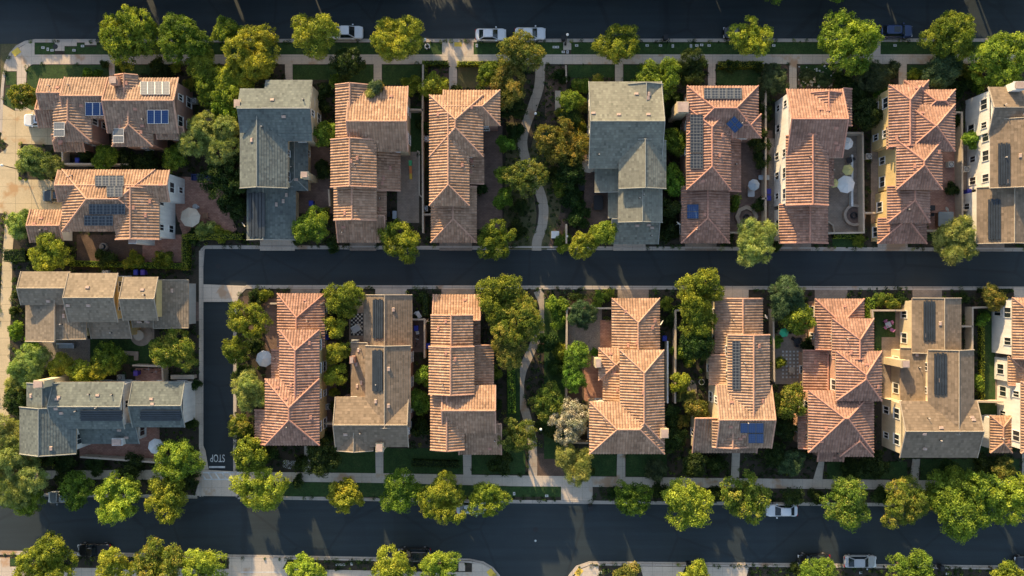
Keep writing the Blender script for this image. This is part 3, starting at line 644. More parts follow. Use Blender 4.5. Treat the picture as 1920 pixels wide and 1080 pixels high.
def strip(mb, line, w, z, mat, zb, close=False):
    """band of width w px lying to the right of a polyline"""
    pts = [Vector((X(u), Y(v), 0)) for u, v in line]; wm = w/12.5; out = []
    for k, p in enumerate(pts):
        a = pts[max(0, k-1)]; b = pts[min(len(pts)-1, k+1)]; d = (b-a).normalized(); out.append(p+Vector((d.y, -d.x, 0))*wm)
    for k in range(len(pts)-1):
        q = [pts[k], pts[k+1], out[k+1], out[k]]
        mb.prism([(p.x, p.y) for p in q][::-1], zb, z, mat, bottom=False)
kb = MB()
def kerb(line): strip(kb, line, 3.2, .165, 'concrete_kerb', -.02); strip(kb, line, -3.6, .028, 'concrete_kerb', -.02)
kerb([(2, 250), (5, 170), (8, 140), (13, 118), (21, 101), (33, 88), (48, 80), (66, 77), (2900, 75)])
kerb([(2900, 471), (385, 463), (380, 468), (378, 500), (378, 931)]); kerb([(446, 932), (441, 890), (441, 568), (447, 552), (462, 538), (2900, 543)])
kerb([(2900, 954), (1440, 944), (960, 940), (520, 933), (446, 932)]); kerb([(370, 931), (-10, 926), (-40, 922), (-60, 905)])
kerb([(-400, 1036), (0, 1036), (480, 1044), (880, 1051), (905, 1056), (922, 1066), (934, 1080), (940, 1110), (942, 1500)])
kerb([(1064, 1500), (1064, 1110), (1069, 1080), (1082, 1064), (1105, 1056), (1440, 1059), (2900, 1075)])
struct(kb.build('kerb'))
pv = MB(); zz = .150
def pave(pts, mat='concrete'):
    global zz
    slab(pv, pts[::-1] if area(pts) > 0 else pts, zz, mat); zz += .0006
def area(p): return sum(p[k][0]*p[(k+1) % len(p)][1]-p[(k+1) % len(p)][0]*p[k][1] for k in range(len(p)))
pave([(45, 103), (2900, 102), (2900, 120), (62, 121), (54, 126), (51, 134), (50, 160), (33, 160), (33, 134), (12, 134), (14, 120), (24, 103), (36, 91), (50, 83), (66, 80), (66, 103)])
pave([(829, 80), (888, 80), (888, 104), (829, 104)]); pave([(1627, 79), (1650, 79), (1650, 103), (1627, 103)]); pave([(104, 80), (145, 80), (145, 87), (122, 87), (122, 96), (104, 96)])
pave([(33, 158), (50, 158), (48, 200), (60, 207), (30, 207), (30, 180)]); pave([(1056, 80), (1071, 80), (1071, 94), (1056, 94)]); pave([(160, 79), (182, 79), (182, 85), (160, 85)])
pave([(7, 196), (28, 208), (52, 207), (110, 207), (110, 272), (40, 270), (41, 278), (36, 330), (36, 337), (150, 337), (150, 397), (118, 395), (60, 397), (40, 398), (29, 420), (24, 480), (24, 540), (20, 620), (20, 700), (18, 780), (15, 900), (-4, 900), (-2, 700), (1, 600), (5, 500), (12, 400), (-40, 400), (-60, 330), (-20, 300), (10, 282), (18, 272), (3, 262)], 'concrete_drive')
for u0, u1, v1 in ((535, 549, 152), (701, 716, 163), (842, 857, 170), (1153, 1168, 154), (1327, 1341, 163), (1479, 1493, 168), (1684, 1699, 160)): pave([(u0, 119), (u1, 119), (u1, v1), (u0, v1)])
pave([(205, 120), (216, 120), (216, 142), (206, 142)])
# lower street footway and crossings
pave([(66, 882), (375, 880), (450, 884), (720, 887), (960, 891), (1440, 897), (2900, 912), (2900, 930), (1440, 915), (960, 911), (720, 905), (450, 901), (375, 900), (66, 897)])
pave([(375, 899), (451, 900), (445, 930), (366, 929)], 'brown_paver' if False else 'concrete'); pave([(1052, 909), (1111, 910), (1111, 938), (1052, 937)])
for p in ([(571, 836), (578, 836), (585, 887), (571, 887)], [(704, 840), (719, 840), (719, 888), (705, 888)], [(868, 850), (884, 850), (884, 891), (869, 891)], [(1157, 848), (1172, 848), (1172, 894), (1156, 894)],
          [(1372, 846), (1387, 846), (1385, 896), (1370, 896)], [(1535, 862), (1545, 862), (1541, 898), (1524, 898)], [(1710, 860), (1724, 860), (1721, 900), (1705, 900)], [(1915, 850), (1925, 850), (1925, 904), (1915, 904)]): pave(p)
# concrete at the end of the middle road
pave([(382, 533), (463, 536), (449, 550), (441, 566), (382, 566)]); pave([(374, 470), (381, 470), (381, 900), (374, 900)]); pave([(350, 566), (374, 566), (374, 602), (350, 602)], 'brown_paver'); pave([(354, 712), (374, 712), (374, 790), (354, 790)])
pave([(376, 820), (386, 845), (392, 880), (376, 880)])
# south side
pave([(-400, 1044), (20, 1045), (20, 1062), (150, 1064), (430, 1066), (430, 1047), (540, 1048), (530, 1066), (840, 1072), (885, 1072), (885, 1056), (905, 1058), (920, 1068), (932, 1085), (934, 1120), (-400, 1120)])
pave([(1073, 1085), (1086, 1068), (1106, 1060), (1122, 1061), (1122, 1085)]); pave([(1200, 1061), (1284, 1062), (1275, 1090), (1208, 1090)]); pave([(1322, 1062), (1404, 1063), (1396, 1090), (1330, 1090)]); pave([(860, 1055), (872, 1055), (872, 1070), (860, 1070)])
def curve(pts, n=8):
    out = []
    for k in range(len(pts)-1):
        p0, p1, p2, p3 = pts[max(0, k-1)], pts[k], pts[k+1], pts[min(len(pts)-1, k+2)]
        for i in range(n):
            t = i/n; out.append(tuple(.5*((2*p1[d])+(-p0[d]+p2[d])*t+(2*p0[d]-5*p1[d]+4*p2[d]-p3[d])*t*t+(-p0[d]+3*p1[d]-3*p2[d]+p3[d])*t**3) for d in range(2)))
    return out+[pts[-1]]
def path(pts, w, z, mat):
    mb = MB(); c = curve(pts); P2 = [Vector((X(u), Y(v), 0)) for u, v in c]; L = []; Rr = []
    for k, p in enumerate(P2):
        d = (P2[min(len(P2)-1, k+1)]-P2[max(0, k-1)]).normalized(); nn = Vector((d.y, -d.x, 0))*w/25; L.append(p+nn); Rr.append(p-nn)
    for k in range(len(P2)-1): mb.prism([(q.x, q.y) for q in (Rr[k], Rr[k+1], L[k+1], L[k])][::-1], z-.06, z, mat, bottom=False); EXC.append([(q.x, q.y) for q in (Rr[k], Rr[k+1], L[k+1], L[k])])
    return mb
struct(pv.build('pavement'))
struct(path([(1013, 110), (1011, 160), (997, 205), (983, 245), (980, 275), (992, 320), (1010, 355), (1019, 390), (1016, 425), (1007, 452), (1006, 470)], 18, .145, 'concrete_path').build('park_path'))
struct(path([(1008, 545), (1019, 575), (1014, 615), (995, 660), (978, 700), (975, 740), (986, 775), (997, 820), (999, 860), (999, 893)], 16, .146, 'concrete_path').build('park_path'))
# driveways from the garages to the alley road
dv = MB(); k = 0
for u0, u1 in ((488, 553), (656, 706), (824, 885), (1150, 1210), (1284, 1343), (1463, 1520), (1645, 1701), (1830, 1882)): slab(dv, rc(u0, 436, u1, 470), .140+k*.0006, 'tan_paver' if k % 3 else 'concrete'); k += 1
for u0, u1 in ((545, 601), (704, 763), (828, 890), (1158, 1216), (1350, 1403), (1527, 1588), (1710, 1765), (1900, 1950)): slab(dv, rc(u0, 539, u1, 575), .140+k*.0006, 'tan_paver' if k % 3 else 'concrete'); k += 1
struct(dv.build('driveway'))
def patch(name, polys, z):
    mb = MB()
    for i, (mat, pts) in enumerate(polys):
        if len(pts) == 4 and not isinstance(pts[0], tuple): pts = rc(*pts)
        slab(mb, pts if area(pts) < 0 else pts[::-1], z+.0006*i, mat, .05)
    return struct(mb.build(name))
patch('lawn', [('grass', q) for q in [(66, 81, 104, 103), (122, 88, 190, 103), (145, 81, 160, 103), (182, 81, 829, 103), (888, 80, 1056, 103), (1071, 80, 1627, 103), (1650, 79, 2200, 103),
   [(52, 134), (56, 125), (66, 122), (205, 122), (205, 150), (78, 160), (75, 206), (52, 206)], (216, 122, 300, 140), (12, 135, 32, 160), [(12, 165), (32, 165), (30, 207), (9, 196)], (550, 122, 640, 150), (640, 122, 701, 157), (717, 122, 790, 160),
   (1065, 122, 1152, 146), (1343, 122, 1426, 160), (1169, 122, 1240, 152), (1500, 122, 1560, 162), (1700, 122, 1760, 150), (768, 200, 790, 285), (640, 846, 704, 887), (720, 840, 868, 888), (885, 845, 985, 889), (586, 835, 640, 886),
   (520, 904, 1052, 931), (1173, 850, 1250, 893), (1060, 850, 1156, 892), (0, 270, 3, 275), (170, 636, 330, 682), (1833, 580, 1880, 752), (1640, 585, 1678, 656), (1832, 755, 1880, 850), (1550, 865, 1700, 898), (1725, 860, 1910, 902),
   (1700, 440, 1750, 452), (1560, 442, 1612, 464), (1020, 250, 1090, 300), (950, 640, 975, 790), (-60, 560, -4, 880), (20, 1046, 60, 1060), (1172, 432, 1180, 440), (1020, 560, 1060, 860)]], .127)
patch('park_grass', [('drygrass', q) for q in [[(950, 230), (975, 230), (975, 300), (1000, 360), (1006, 400), (1000, 468), (940, 468), (945, 400)], [(1005, 240), (1040, 240), (1060, 300), (1050, 400), (1025, 468), (1012, 468), (1028, 400), (1018, 350), (992, 290)],
   (858, 124, 960, 165), (1060, 100, 1062, 101)]], .126)
patch('mulch_bed', [('mulch', q) for q in [(1022, 125, 1062, 230), (1015, 400, 1060, 466), [(0, 275), (22, 270), (20, 300), (0, 330)], (1441, 122, 1478, 165), (1495, 124, 1585, 165), (808, 130, 841, 168), (1000, 610, 1010, 640),
   (64, 460, 110, 475), (1170, 855, 1240, 870), (1052, 560, 1110, 750), (1125, 600, 1146, 650), (1004, 850, 1058, 892), (145, 440, 270, 490), (125, 265, 230, 290), (450, 555, 500, 620), (0, 545, 1, 546)]], .1255)
patch('patio', [('brick_paver', [(318, 330), (410, 335), (420, 360), (432, 400), (445, 430), (430, 440), (345, 445), (330, 400)]), ('brick_paver', (268, 440, 350, 492)), ('tan_paver', (745, 285, 786, 418)), ('brown_paver', (893, 236, 942, 430)), ('brown_paver', (1095, 290, 1142, 425)),
   ('brown_paver', (1365, 245, 1448, 450)), ('tan_paver', (1550, 250, 1616, 437)), ('brick_paver', (1738, 285, 1808, 432)), ('brown_paver', (545, 275, 628, 400)), ('tan_paver', (248, 612, 290, 655)), ('gravel', (75, 635, 172, 690)), ('brick_paver', (255, 690, 306, 714)),
   ('brick_paver', (150, 800, 300, 858)), ('gravel', (1065, 580, 1128, 690)), ('brick_paver', (1125, 600, 1147, 655)), ('brick_paver', (1095, 660, 1132, 752)), ('brown_paver', (498, 560, 524, 720)), ('tan_paver', (655, 560, 684, 650)), ('tan_paver', (1452, 625, 1512, 720)),
   ('tan_paver', [(1678, 575), (1700, 575), (1700, 655), (1690, 830), (1652, 830), (1652, 632), (1678, 632)]), ('tan_paver', (1700, 440, 1702, 442)), ('brown_paver', (600, 640, 632, 800)), ('brown_paver', (773, 600, 800, 660)), ('gravel', (1440, 260, 1456, 440)), ('tan_paver', (1632, 260, 1650, 440)),
   ('brown_paver', (338, 165, 350, 300)), ('tan_paver', (385, 205, 400, 230)), ('gravel', (1802, 250, 1820, 300)), ('tan_paver', (1805, 300, 1822, 430)), ('tan_paver', (1865, 640, 1900, 760))], .134)
# painted marks on the roads
mk = MB()
slab(mk, rc(392, 874, 422, 877.5), .0085, 'road_paint')
for a, b in ((884, 887), (897.5, 900.5)): slab(mk, rc(376, a, 450, b), .160, 'road_paint')
for k in range(6): u = 377+k*13; slab(mk, [(u, 886), (u+2.8, 886), (u+10.8, 898), (u+8, 898)][::-1], .1605, 'road_paint')
slab(mk, rc(452, 1071, 530, 1072.6), .173, 'road_paint')
struct(mk.build('road_marking'))
cu = bpy.data.curves.new('stop_lettering', 'FONT'); cu.body = 'STOP'; cu.size = 1.32; cu.extrude = .001; cu.align_x = 'CENTER'; cu.align_y = 'CENTER'
tmp = bpy.data.objects.new('tmp', cu); COL.objects.link(tmp); dg = bpy.context.evaluated_depsgraph_get(); me = bpy.data.meshes.new_from_object(tmp.evaluated_get(dg)); bpy.data.objects.remove(tmp)
me.materials.clear(); me.materials.append(M['road_paint'])
st = bpy.data.objects.new('road_lettering', me); COL.objects.link(st); st.location = (X(408), Y(858.5), .0095); st.rotation_euler.z = math.pi; st.scale = (.70, 1.22, 1); struct(st)
yp = MB()
for u0, v0, u1, v1, z in ((852, 80, 866, 88, .158), (1072, 924, 1088, 932, .160)): yp.box(X(u0), Y(v1), z-.05, X(u1), Y(v0), z, 'yellow_pad')
for (u, v, a) in ((32, 98, .65), (1085, 1072, .9), (921, 1074, -.9)):
    c, s = math.cos(a), math.sin(a); q = [(X(u)+x*c-y*s, Y(v)+x*s+y*c) for x, y in ((-.6, -.45), (.6, -.45), (.6, .45), (-.6, .45))]; yp.prism(q, .12, .1785, 'yellow_pad')
struct(yp.build('tactile_paving'))
# ------------------------------------------------------------------ foliage
def crown_mesh(Rr, seed, feather=False, flat=.95):
    r = random.Random(seed); cl = []
    nl = 2 if Rr < 1.2 else (6 if Rr < 2.2 else (10 if Rr < 3.8 else 14))
    lobes = []
    for k in range(nl):
        a = k*2.4+r.uniform(-.4, .4); d = Rr*(.30+.45*r.random())*(k > 0)
        lobes.append((d*math.cos(a), d*math.sin(a), r.uniform(-.40, .45)*Rr*(1.1-d/Rr), Rr*(r.uniform(.26, .44) if nl > 2 else .66)))
    cs = .34+.13*min(Rr, 3)/3
    for li, (lx, ly, lz, lr) in enumerate(lobes):
        n = int(13*(lr/cs)**2*.36)+6
        for _ in range(n):
            th = r.uniform(0, 2*math.pi); zz_ = r.uniform(-.55, 1); q = math.sqrt(max(0, 1-zz_*zz_)); f = r.uniform(.72, 1.08)
            c = Vector((lx+lr*q*math.cos(th)*f, ly+lr*q*math.sin(th)*f, (lz+lr*zz_*f)*flat))
            if any(((c.x-a)**2+(c.y-b)**2+(c.z/flat-z)**2) < (.62*w)**2 for j, (a, b, z, w) in enumerate(lobes) if j != li): continue
            cl.append((c, cs*r.uniform(.55, 1.25), r.random()))
    V = []; Fc = []; T = []
    for c, cr, ct in cl:
        n = int(62*(cr/cs)**1.6)
        for _ in range(n):
            d = Vector((r.gauss(0, 1), r.gauss(0, 1), r.gauss(.35, 1))).normalized(); p = c+Vector((d.x, d.y, d.z*.75))*cr*r.uniform(.55, 1.1)
            nn = (d*.8+Vector((r.gauss(0, 1), r.gauss(0, 1), r.gauss(0, 1)))*.75+Vector((c.x, c.y, c.z*.3)).normalized()*.35).normalized()
            t = nn.orthogonal().normalized(); t = Matrix.Rotation(r.uniform(0, 6.28), 3, nn) @ t; b = nn.cross(t)
            if feather: a_, b_ = r.uniform(.16, .34), .035
            else: a_, b_ = r.uniform(.075, .145), r.uniform(.05, .085)
            i = len(V); V += [tuple(p-t*a_), tuple(p+b*b_), tuple(p+t*a_), tuple(p-b*b_)]; Fc.append((i, i+1, i+2, i+3))
            T.append(min(1, max(0, ct*.62+r.random()*.38)))
    me = bpy.data.meshes.new('crown'); me.from_pydata(V, [], Fc); at = me.attributes.new('tint', 'FLOAT', 'FACE'); at.data.foreach_set('value', T)
    me.materials.append(M['leaf_G']); me.update(); return me
PROTO = {}
CLS = (.8, 1.5, 2.3, 3.2, 4.3)
def crown_for(Rw, feather, rnd):
    c = min(CLS, key=lambda q: abs(math.log(q/Rw))); k = (c, feather, rnd.randrange(5 if not feather else 3))
    if k not in PROTO: PROTO[k] = crown_mesh(c, hash(k) if False else int(c*100)+k[2]*17+(5000 if feather else 0), feather)
    return PROTO[k], Rw/c
def trunk_mesh(h, w, seed):
    r = random.Random(seed); mb = MB(); p = Vector((0, 0, 0)); top = Vector((r.uniform(-.2, .2), r.uniform(-.2, .2), h*.5))
    mb.tube((0, 0, -.1), top, .17, .12, 'bark', 7)
    for k in range(5):
        a = k*1.26+r.uniform(-.3, .3); e = top+Vector((math.cos(a)*w*.45, math.sin(a)*w*.45, h*.42)); mid = top.lerp(e, .5)+Vector((0, 0, .15*h*.3))
        mb.tube(top, mid, .09, .06, 'bark', 5, False); mb.tube(mid, e, .06, .03, 'bark', 5)
    return mb.mesh('trunk')
TR = {}
def tree(u, v, r, kind, label, zc=None, group=None, cat='tree', name=None, squash=(1, 1), nt=False):
    rnd = random.Random(int(u*13+v*7)); feather = kind in 'LB' or 'f' in kind; kk = kind[0]
    if zc is None: zc = 3.9 if r > 34 else (3.2 if r > 24 else 2.2)
    Rw = r/F*(CH-zc); p = P(u, v, zc)
    root = empty(name or ('street_tree' if group == 'street trees' else ('shrub' if cat == 'shrub' else 'tree')), (p.x, p.y, .1), label, cat, group)
    me, sc = crown_for(Rw*1.02, feather, rnd)
    rz = rnd.uniform(0, 6.28) if squash == (1, 1) else 0
    o = link_copy(me, 'crown', root, (0, 0, zc-.1), rz, (sc*rnd.uniform(.92, 1.12), sc*rnd.uniform(.88, 1.08), sc*rnd.uniform(.8, 1.0)))
    o.material_slots[0].link = 'OBJECT'; o.material_slots[0].material = M['leaf_'+kk]
    if cat == 'tree' and not nt:
        ky = rnd.randrange(3)
        if ky not in TR: TR[ky] = trunk_mesh(4.0, 3.0, ky)
        link_copy(TR[ky], 'trunk', root, (0, 0, 0), rnd.uniform(0, 6), (Rw/3.2, Rw/3.2, zc/4.0))
    else:
        if 's' not in TR:
            mb = MB()
            for k in range(5): a = k*1.3; mb.tube((0, 0, -.05), (.5*math.cos(a), .5*math.sin(a), .8), .04, .02, 'bark', 5)
            TR['s'] = mb.mesh('stem')
        link_copy(TR['s'], 'stem', root, (0, 0, 0), 0, (Rw*.8, Rw*.8, max(.4, zc*.9)))
    return root
def shrub(u, v, r, kind, label, zc=None, **k): return tree(u, v, r, kind, label, zc if zc else max(.45, r/F*CH*.75), cat='shrub', **k)
ST = 'street trees'
TREES = [
 (240,70,55,'G',4.6,'large bright green street tree at the top left corner of the block',ST),(340,72,48,'G',4.4,'green street tree second from the top left corner, beside the larger bright green one',ST),
 (424,58,30,'G',4.0,'smaller green street tree on the top street, left of the biggest yellow green tree',ST),(380,122,30,'Y',3.2,'round yellow green tree below two top street trees, right of the brown corner house',None),
 (478,98,55,'Y',4.6,'large bright yellow green tree above the first blue grey roof of the upper row',ST),(590,66,46,'Y',4.4,'yellow green street tree hiding the back of the white pickup',ST),
 (742,70,50,'Y',4.4,'pale yellow green street tree just right of the white pickup',ST),(650,122,34,'D',3.4,'dark airy tree over the footway, above left of the ivy topped house',None),
 (975,100,42,'O',4.4,'orange brown tree over the two white cars at the head of the park path',ST),(958,158,40,'O',4.0,'orange brown tree beside the top of the park path',None),(916,140,24,'G',3.0,'small olive green tree left of the orange brown path trees',None),
 (1163,86,44,'G',4.2,'green street tree above the walk of the pale grey house',ST),(1407,73,38,'Y',4.2,'round pale yellow street tree hiding the dark car',ST),(1590,72,62,'G',4.8,'largest street tree on the top street, left of the blue car',ST),
 (1782,70,50,'G',4.4,'wide green street tree right of the blue car',ST),(1876,112,54,'G',4.4,'vivid green tree at the right end of the top footway',None),(1235,150,42,'V',4.0,'vivid green tree over the corner of the pale grey roof',None),
 (1292,125,36,'Df',3.6,'dark feathery tree behind the vivid green one, left of the solar panel house',None),(400,262,50,'Lf',4.4,'large feathery tree between the brown corner house and the blue grey roof',None),(420,330,42,'D',3.6,'dark green tree at the right side of the brick patio',None),
 (400,165,38,'G',3.4,'green tree right of the brown corner house, below the street trees',None),(425,205,30,'G',3.2,'green tree touching the left chimney of the blue grey house',None),(440,150,40,'Y',3.8,'yellow green tree under the biggest street tree, left of the blue grey roof',None),
 (46,180,27,'M',2.8,'small dark olive tree between the corner lawn and the left driveway',None),(64,306,30,'L',1.9,'pale green bush tree between the two left driveways',None),(103,312,18,'L',1.7,'small pale bush at the corner of the brown house, above the dark car driveway',None),
 (610,253,27,'V',3.6,'bright green tree in the gap between the blue grey house and the ivy topped house',None),(586,422,38,'V',3.3,'round bright green tree above the middle road, between the first two garages',None),(752,446,42,'G',3.6,'green tree over the kerb of the middle road beside the second garage',None),
 (925,450,37,'G',3.4,'green tree over the kerb left of where the park path meets the middle road',None),(813,160,22,'Y',2.8,'small yellow green tree at the upper left corner of the long hip roof',None),
 (948,270,16,'V',2.4,'small bright green tree, topmost of the column left of the park path',None),(943,325,18,'Y',2.6,'yellow green tree second down in the column left of the park path',None),(944,372,18,'V',2.4,'bright green tree at the bottom of the column left of the park path',None),
 (982,330,34,'O',3.8,'orange flowering tree over the bend of the park path',None),(1052,272,46,'O',3.8,'wide orange brown flowering tree right of the park path, beside the beige parasol',None),(1071,190,25,'V',3.2,'vivid green round tree right of the park path top',None),(1070,222,24,'D',2.9,'dark green tree right below the vivid green one by the park path',None),
 (1072,325,30,'D',3.0,'dark green tree below the orange flowering tree, left of the brown patio',None),(1098,460,26,'Y',3.4,'yellow tree overhanging the middle road, lower left half of the slanting pair',None),(1133,436,28,'Y',3.6,'yellow tree overhanging the middle road, upper right half of the slanting pair',None),
 (1266,268,24,'V',3.0,'bright green tree in the narrow gap right of the pale grey house',None),(1262,335,24,'V',2.8,'green tree second down in the gap right of the pale grey house',None),(1258,390,22,'D',2.6,'dark tree lowest in the gap right of the pale grey house',None),
 (1416,450,42,'Lf',3.8,'sprawling pale green tree over the middle road, below the round fire pit',None),(1790,452,42,'Lf',3.6,'feathery tree over the middle road near the grey spa cover',None),(1455,150,28,'B',2.2,'grey green bush tree by the front walk of the white sided house',None),
 (1640,150,32,'B',2.6,'dark tree right of the white sided rose house',None),(1622,215,30,'D',2.8,'very dark tree between the white sided and yellow sided houses',None),(1657,178,20,'V',2.0,'bright green round bush touching the yellow sided house',None),(1765,132,34,'B',2.8,'blue green tree right of the rusty front walk',None),
 (1818,262,20,'V',2.4,'green bush tree against the white wall at the right edge of the upper row',None),(95,478,38,'Y',3.2,'round bright yellow green tree above the tan shingled house',None),(200,298,24,'G',2.2,'green tree in the strip between the two left brown roofs',None),(330,296,30,'G',2.6,'green tree above the brick patio umbrella',None),
 (330,655,44,'M',3.6,'round green tree right of the circular patio, beside the narrow alley',None),(54,688,40,'Lf',3.0,'feathery light green tree beside the left footway',None),(116,685,24,'Y',2.8,'yellow green tree above the blue grey roof, leftmost of its cluster',None),
 (158,698,26,'Y',3.0,'yellow green tree in the middle of the cluster above the blue grey roof',None),(190,690,25,'Y',3.0,'yellow green tree at the right of the cluster above the blue grey roof',None),(205,672,32,'G',2.6,'dark green tree at the back of the cluster above the blue grey roof',None),
 (468,605,42,'G',4.0,'green tree at the top of the narrow alley, right side',None),(440,655,26,'G',3.4,'small green tree reaching over the narrow alley',None),(470,735,36,'Lf',3.6,'pale feathery tree right of the narrow alley',None),
 (645,562,38,'G',3.6,'green tree between the first and second garages of the lower row',None),(630,612,22,'Y',3.0,'yellow green tree, topmost of the column left of the pool heating mats',None),(632,662,24,'Y',3.0,'yellow green tree, middle of the column left of the pool heating mats',None),(626,705,22,'Y',2.8,'yellow green tree, lowest of the column left of the pool heating mats',None),
 (795,705,22,'V',3.0,'vivid green tree left of the striped terracotta house, upper one',None),(788,752,24,'V',2.8,'vivid green tree left of the striped terracotta house, lower one',None),
 (935,555,44,'G',4.6,'large green tree where the middle road meets the lower park path',None),(970,600,48,'M',4.6,'large orange tinged tree over the top of the lower park path',None),(955,655,36,'O',4.0,'orange green tree hanging over the corner of the striped terracotta house',None),
 (970,820,38,'O',3.8,'orange brown tree left of the lower park path near the bottom footway',None),(1030,752,32,'M',2.8,'dull olive tree right of the lower park path bend',None),(1072,792,40,'S',3.4,'silver leaved tree beside the terracotta hip roof',None),(1080,872,38,'Lf',3.4,'pale feathery tree below the silver one, over the bottom footway',None),
 (1090,592,28,'Bf',2.4,'sprawling thin leaved tree inside the walled gravel yard',None),(1078,672,25,'V',2.8,'green tree, upper one of two at the left wall of the terracotta hip roofed house',None),(1078,712,25,'V',2.8,'green tree, lower one of two at the left wall of the terracotta hip roofed house',None),
 (1310,545,46,'G',4.2,'green tree overhanging the middle road between the fourth and fifth lower garages',None),(1308,600,36,'G',3.6,'green tree just below the one overhanging the middle road',None),(1305,645,32,'D',3.2,'dark green tree in the walled yard left of the narrow panel strip',None),
 (1278,715,20,'Y',2.4,'small yellow green tree along the white wall in the dark yard',None),(1308,768,22,'O',2.4,'small reddish green tree below the small pond ring',None),(1476,562,40,'B',3.8,'blue green tree over the kerb of the middle road, beside the green parasol',None),(1490,595,34,'G',3.4,'green tree just above the green parasol',None),
 (1478,752,34,'M',3.6,'dull olive tree left of the clustered hip roofs',None),(1484,868,24,'B',2.2,'round blue green tree below the clustered hip roofs',None),(1300,868,28,'D',2.2,'dark sparse tree left of the front walk of the brown tiled house',None),(1860,558,24,'O',2.6,'small orange green tree near the right edge by the middle road',None),
 (1882,876,20,'O',2.2,'small orange green bush tree near the right edge above the bottom footway',None),(25,890,55,'L',4.2,'big pale olive tree in the lower left corner',None),(12,815,36,'L',3.6,'pale olive tree at the left edge beside the blue grey roof',None),
 (45,935,38,'G',4.0,'dark green street tree, leftmost on the bottom street',ST),(143,922,30,'G',3.8,'dark shaded street tree second from the left on the bottom street',ST),(228,932,44,'Y',4.2,'yellow lit street tree third from the left on the bottom street',ST),(316,934,42,'Y',4.2,'yellow green street tree left of the crosswalk',ST),
 (330,856,42,'G',3.8,'green tree beside the white patio parasol, left of the alley mouth',None),(487,918,44,'Y',4.4,'bright yellow green street tree right of the crosswalk',ST),(650,930,33,'Y',4.0,'lone street tree below the front yard of the brown shingled house',ST),(752,922,42,'G',4.2,'dark green street tree, left of the tallest yellow lit one',ST),
 (832,935,48,'Y',4.6,'tall yellow lit street tree left of the hidden white car',ST),(915,935,38,'G',4.2,'green street tree with yellow tips right of the hidden white car',ST),(603,860,36,'D',3.8,'dark tree in the front yard between the two lower left houses',None),(468,852,34,'G',3.4,'green tree at the right side of the alley mouth',None),
 (1191,932,32,'G',3.8,'small green street tree first from the left after the yellow tactile pad',ST),(1290,945,46,'Y',4.4,'large yellow green street tree below the front walk of the solar roofed brown house',ST),(1396,936,44,'M',4.2,'green and orange street tree at the nose of the silver white car',ST),(1483,932,20,'D',3.0,'small dark street tree behind the silver white car',ST),
 (1588,945,46,'M',4.4,'round street tree right of the silver white car',ST),(1700,945,48,'M',4.4,'street tree with orange patches on the bottom street',ST),(1815,948,66,'G',4.8,'biggest street tree on the bottom street, near the right edge',ST),(1790,915,45,'G',4.4,'green tree behind the biggest bottom street tree',ST),(1908,930,46,'Y',4.4,'yellow green street tree at the right edge of the bottom street',ST),
 (85,1060,54,'G',4.2,'green tree at the bottom edge, leftmost',None),(215,1064,36,'Y',4.0,'yellow green tree at the bottom edge, right of the black car',None),(298,1062,46,'M',4.2,'reddish green tree at the bottom edge on the left',None),(378,1064,42,'Y',4.2,'yellow green tree at the bottom edge right of the reddish one',None),
 (575,1074,34,'Y',3.8,'yellow green tree at the bottom edge between the driveways',None),(735,1068,44,'Y',4.2,'yellow green tree at the bottom edge in front of the black car',None),(822,1066,36,'Y',4.0,'yellow tree at the bottom edge right of the black car',None),(1177,1076,22,'O',3.2,'small brownish tree at the bottom edge near the side street corner',None),
 (1306,1084,30,'Y',3.8,'yellow green tree at the bottom edge between two black bins',None),(1536,1078,36,'V',4.0,'bright green tree at the bottom edge beside the dark parked car',None),(1712,1076,42,'V',4.2,'bright green tree at the bottom edge right of the silver car',None),(1888,1082,32,'G',3.8,'green tree at the bottom edge near the right corner',None)]
for u, v, r, k, zc, lb, gp in TREES: tree(u, v, r, k, lb, zc-(.85 if v > 900 and v < 1000 else 0), gp)
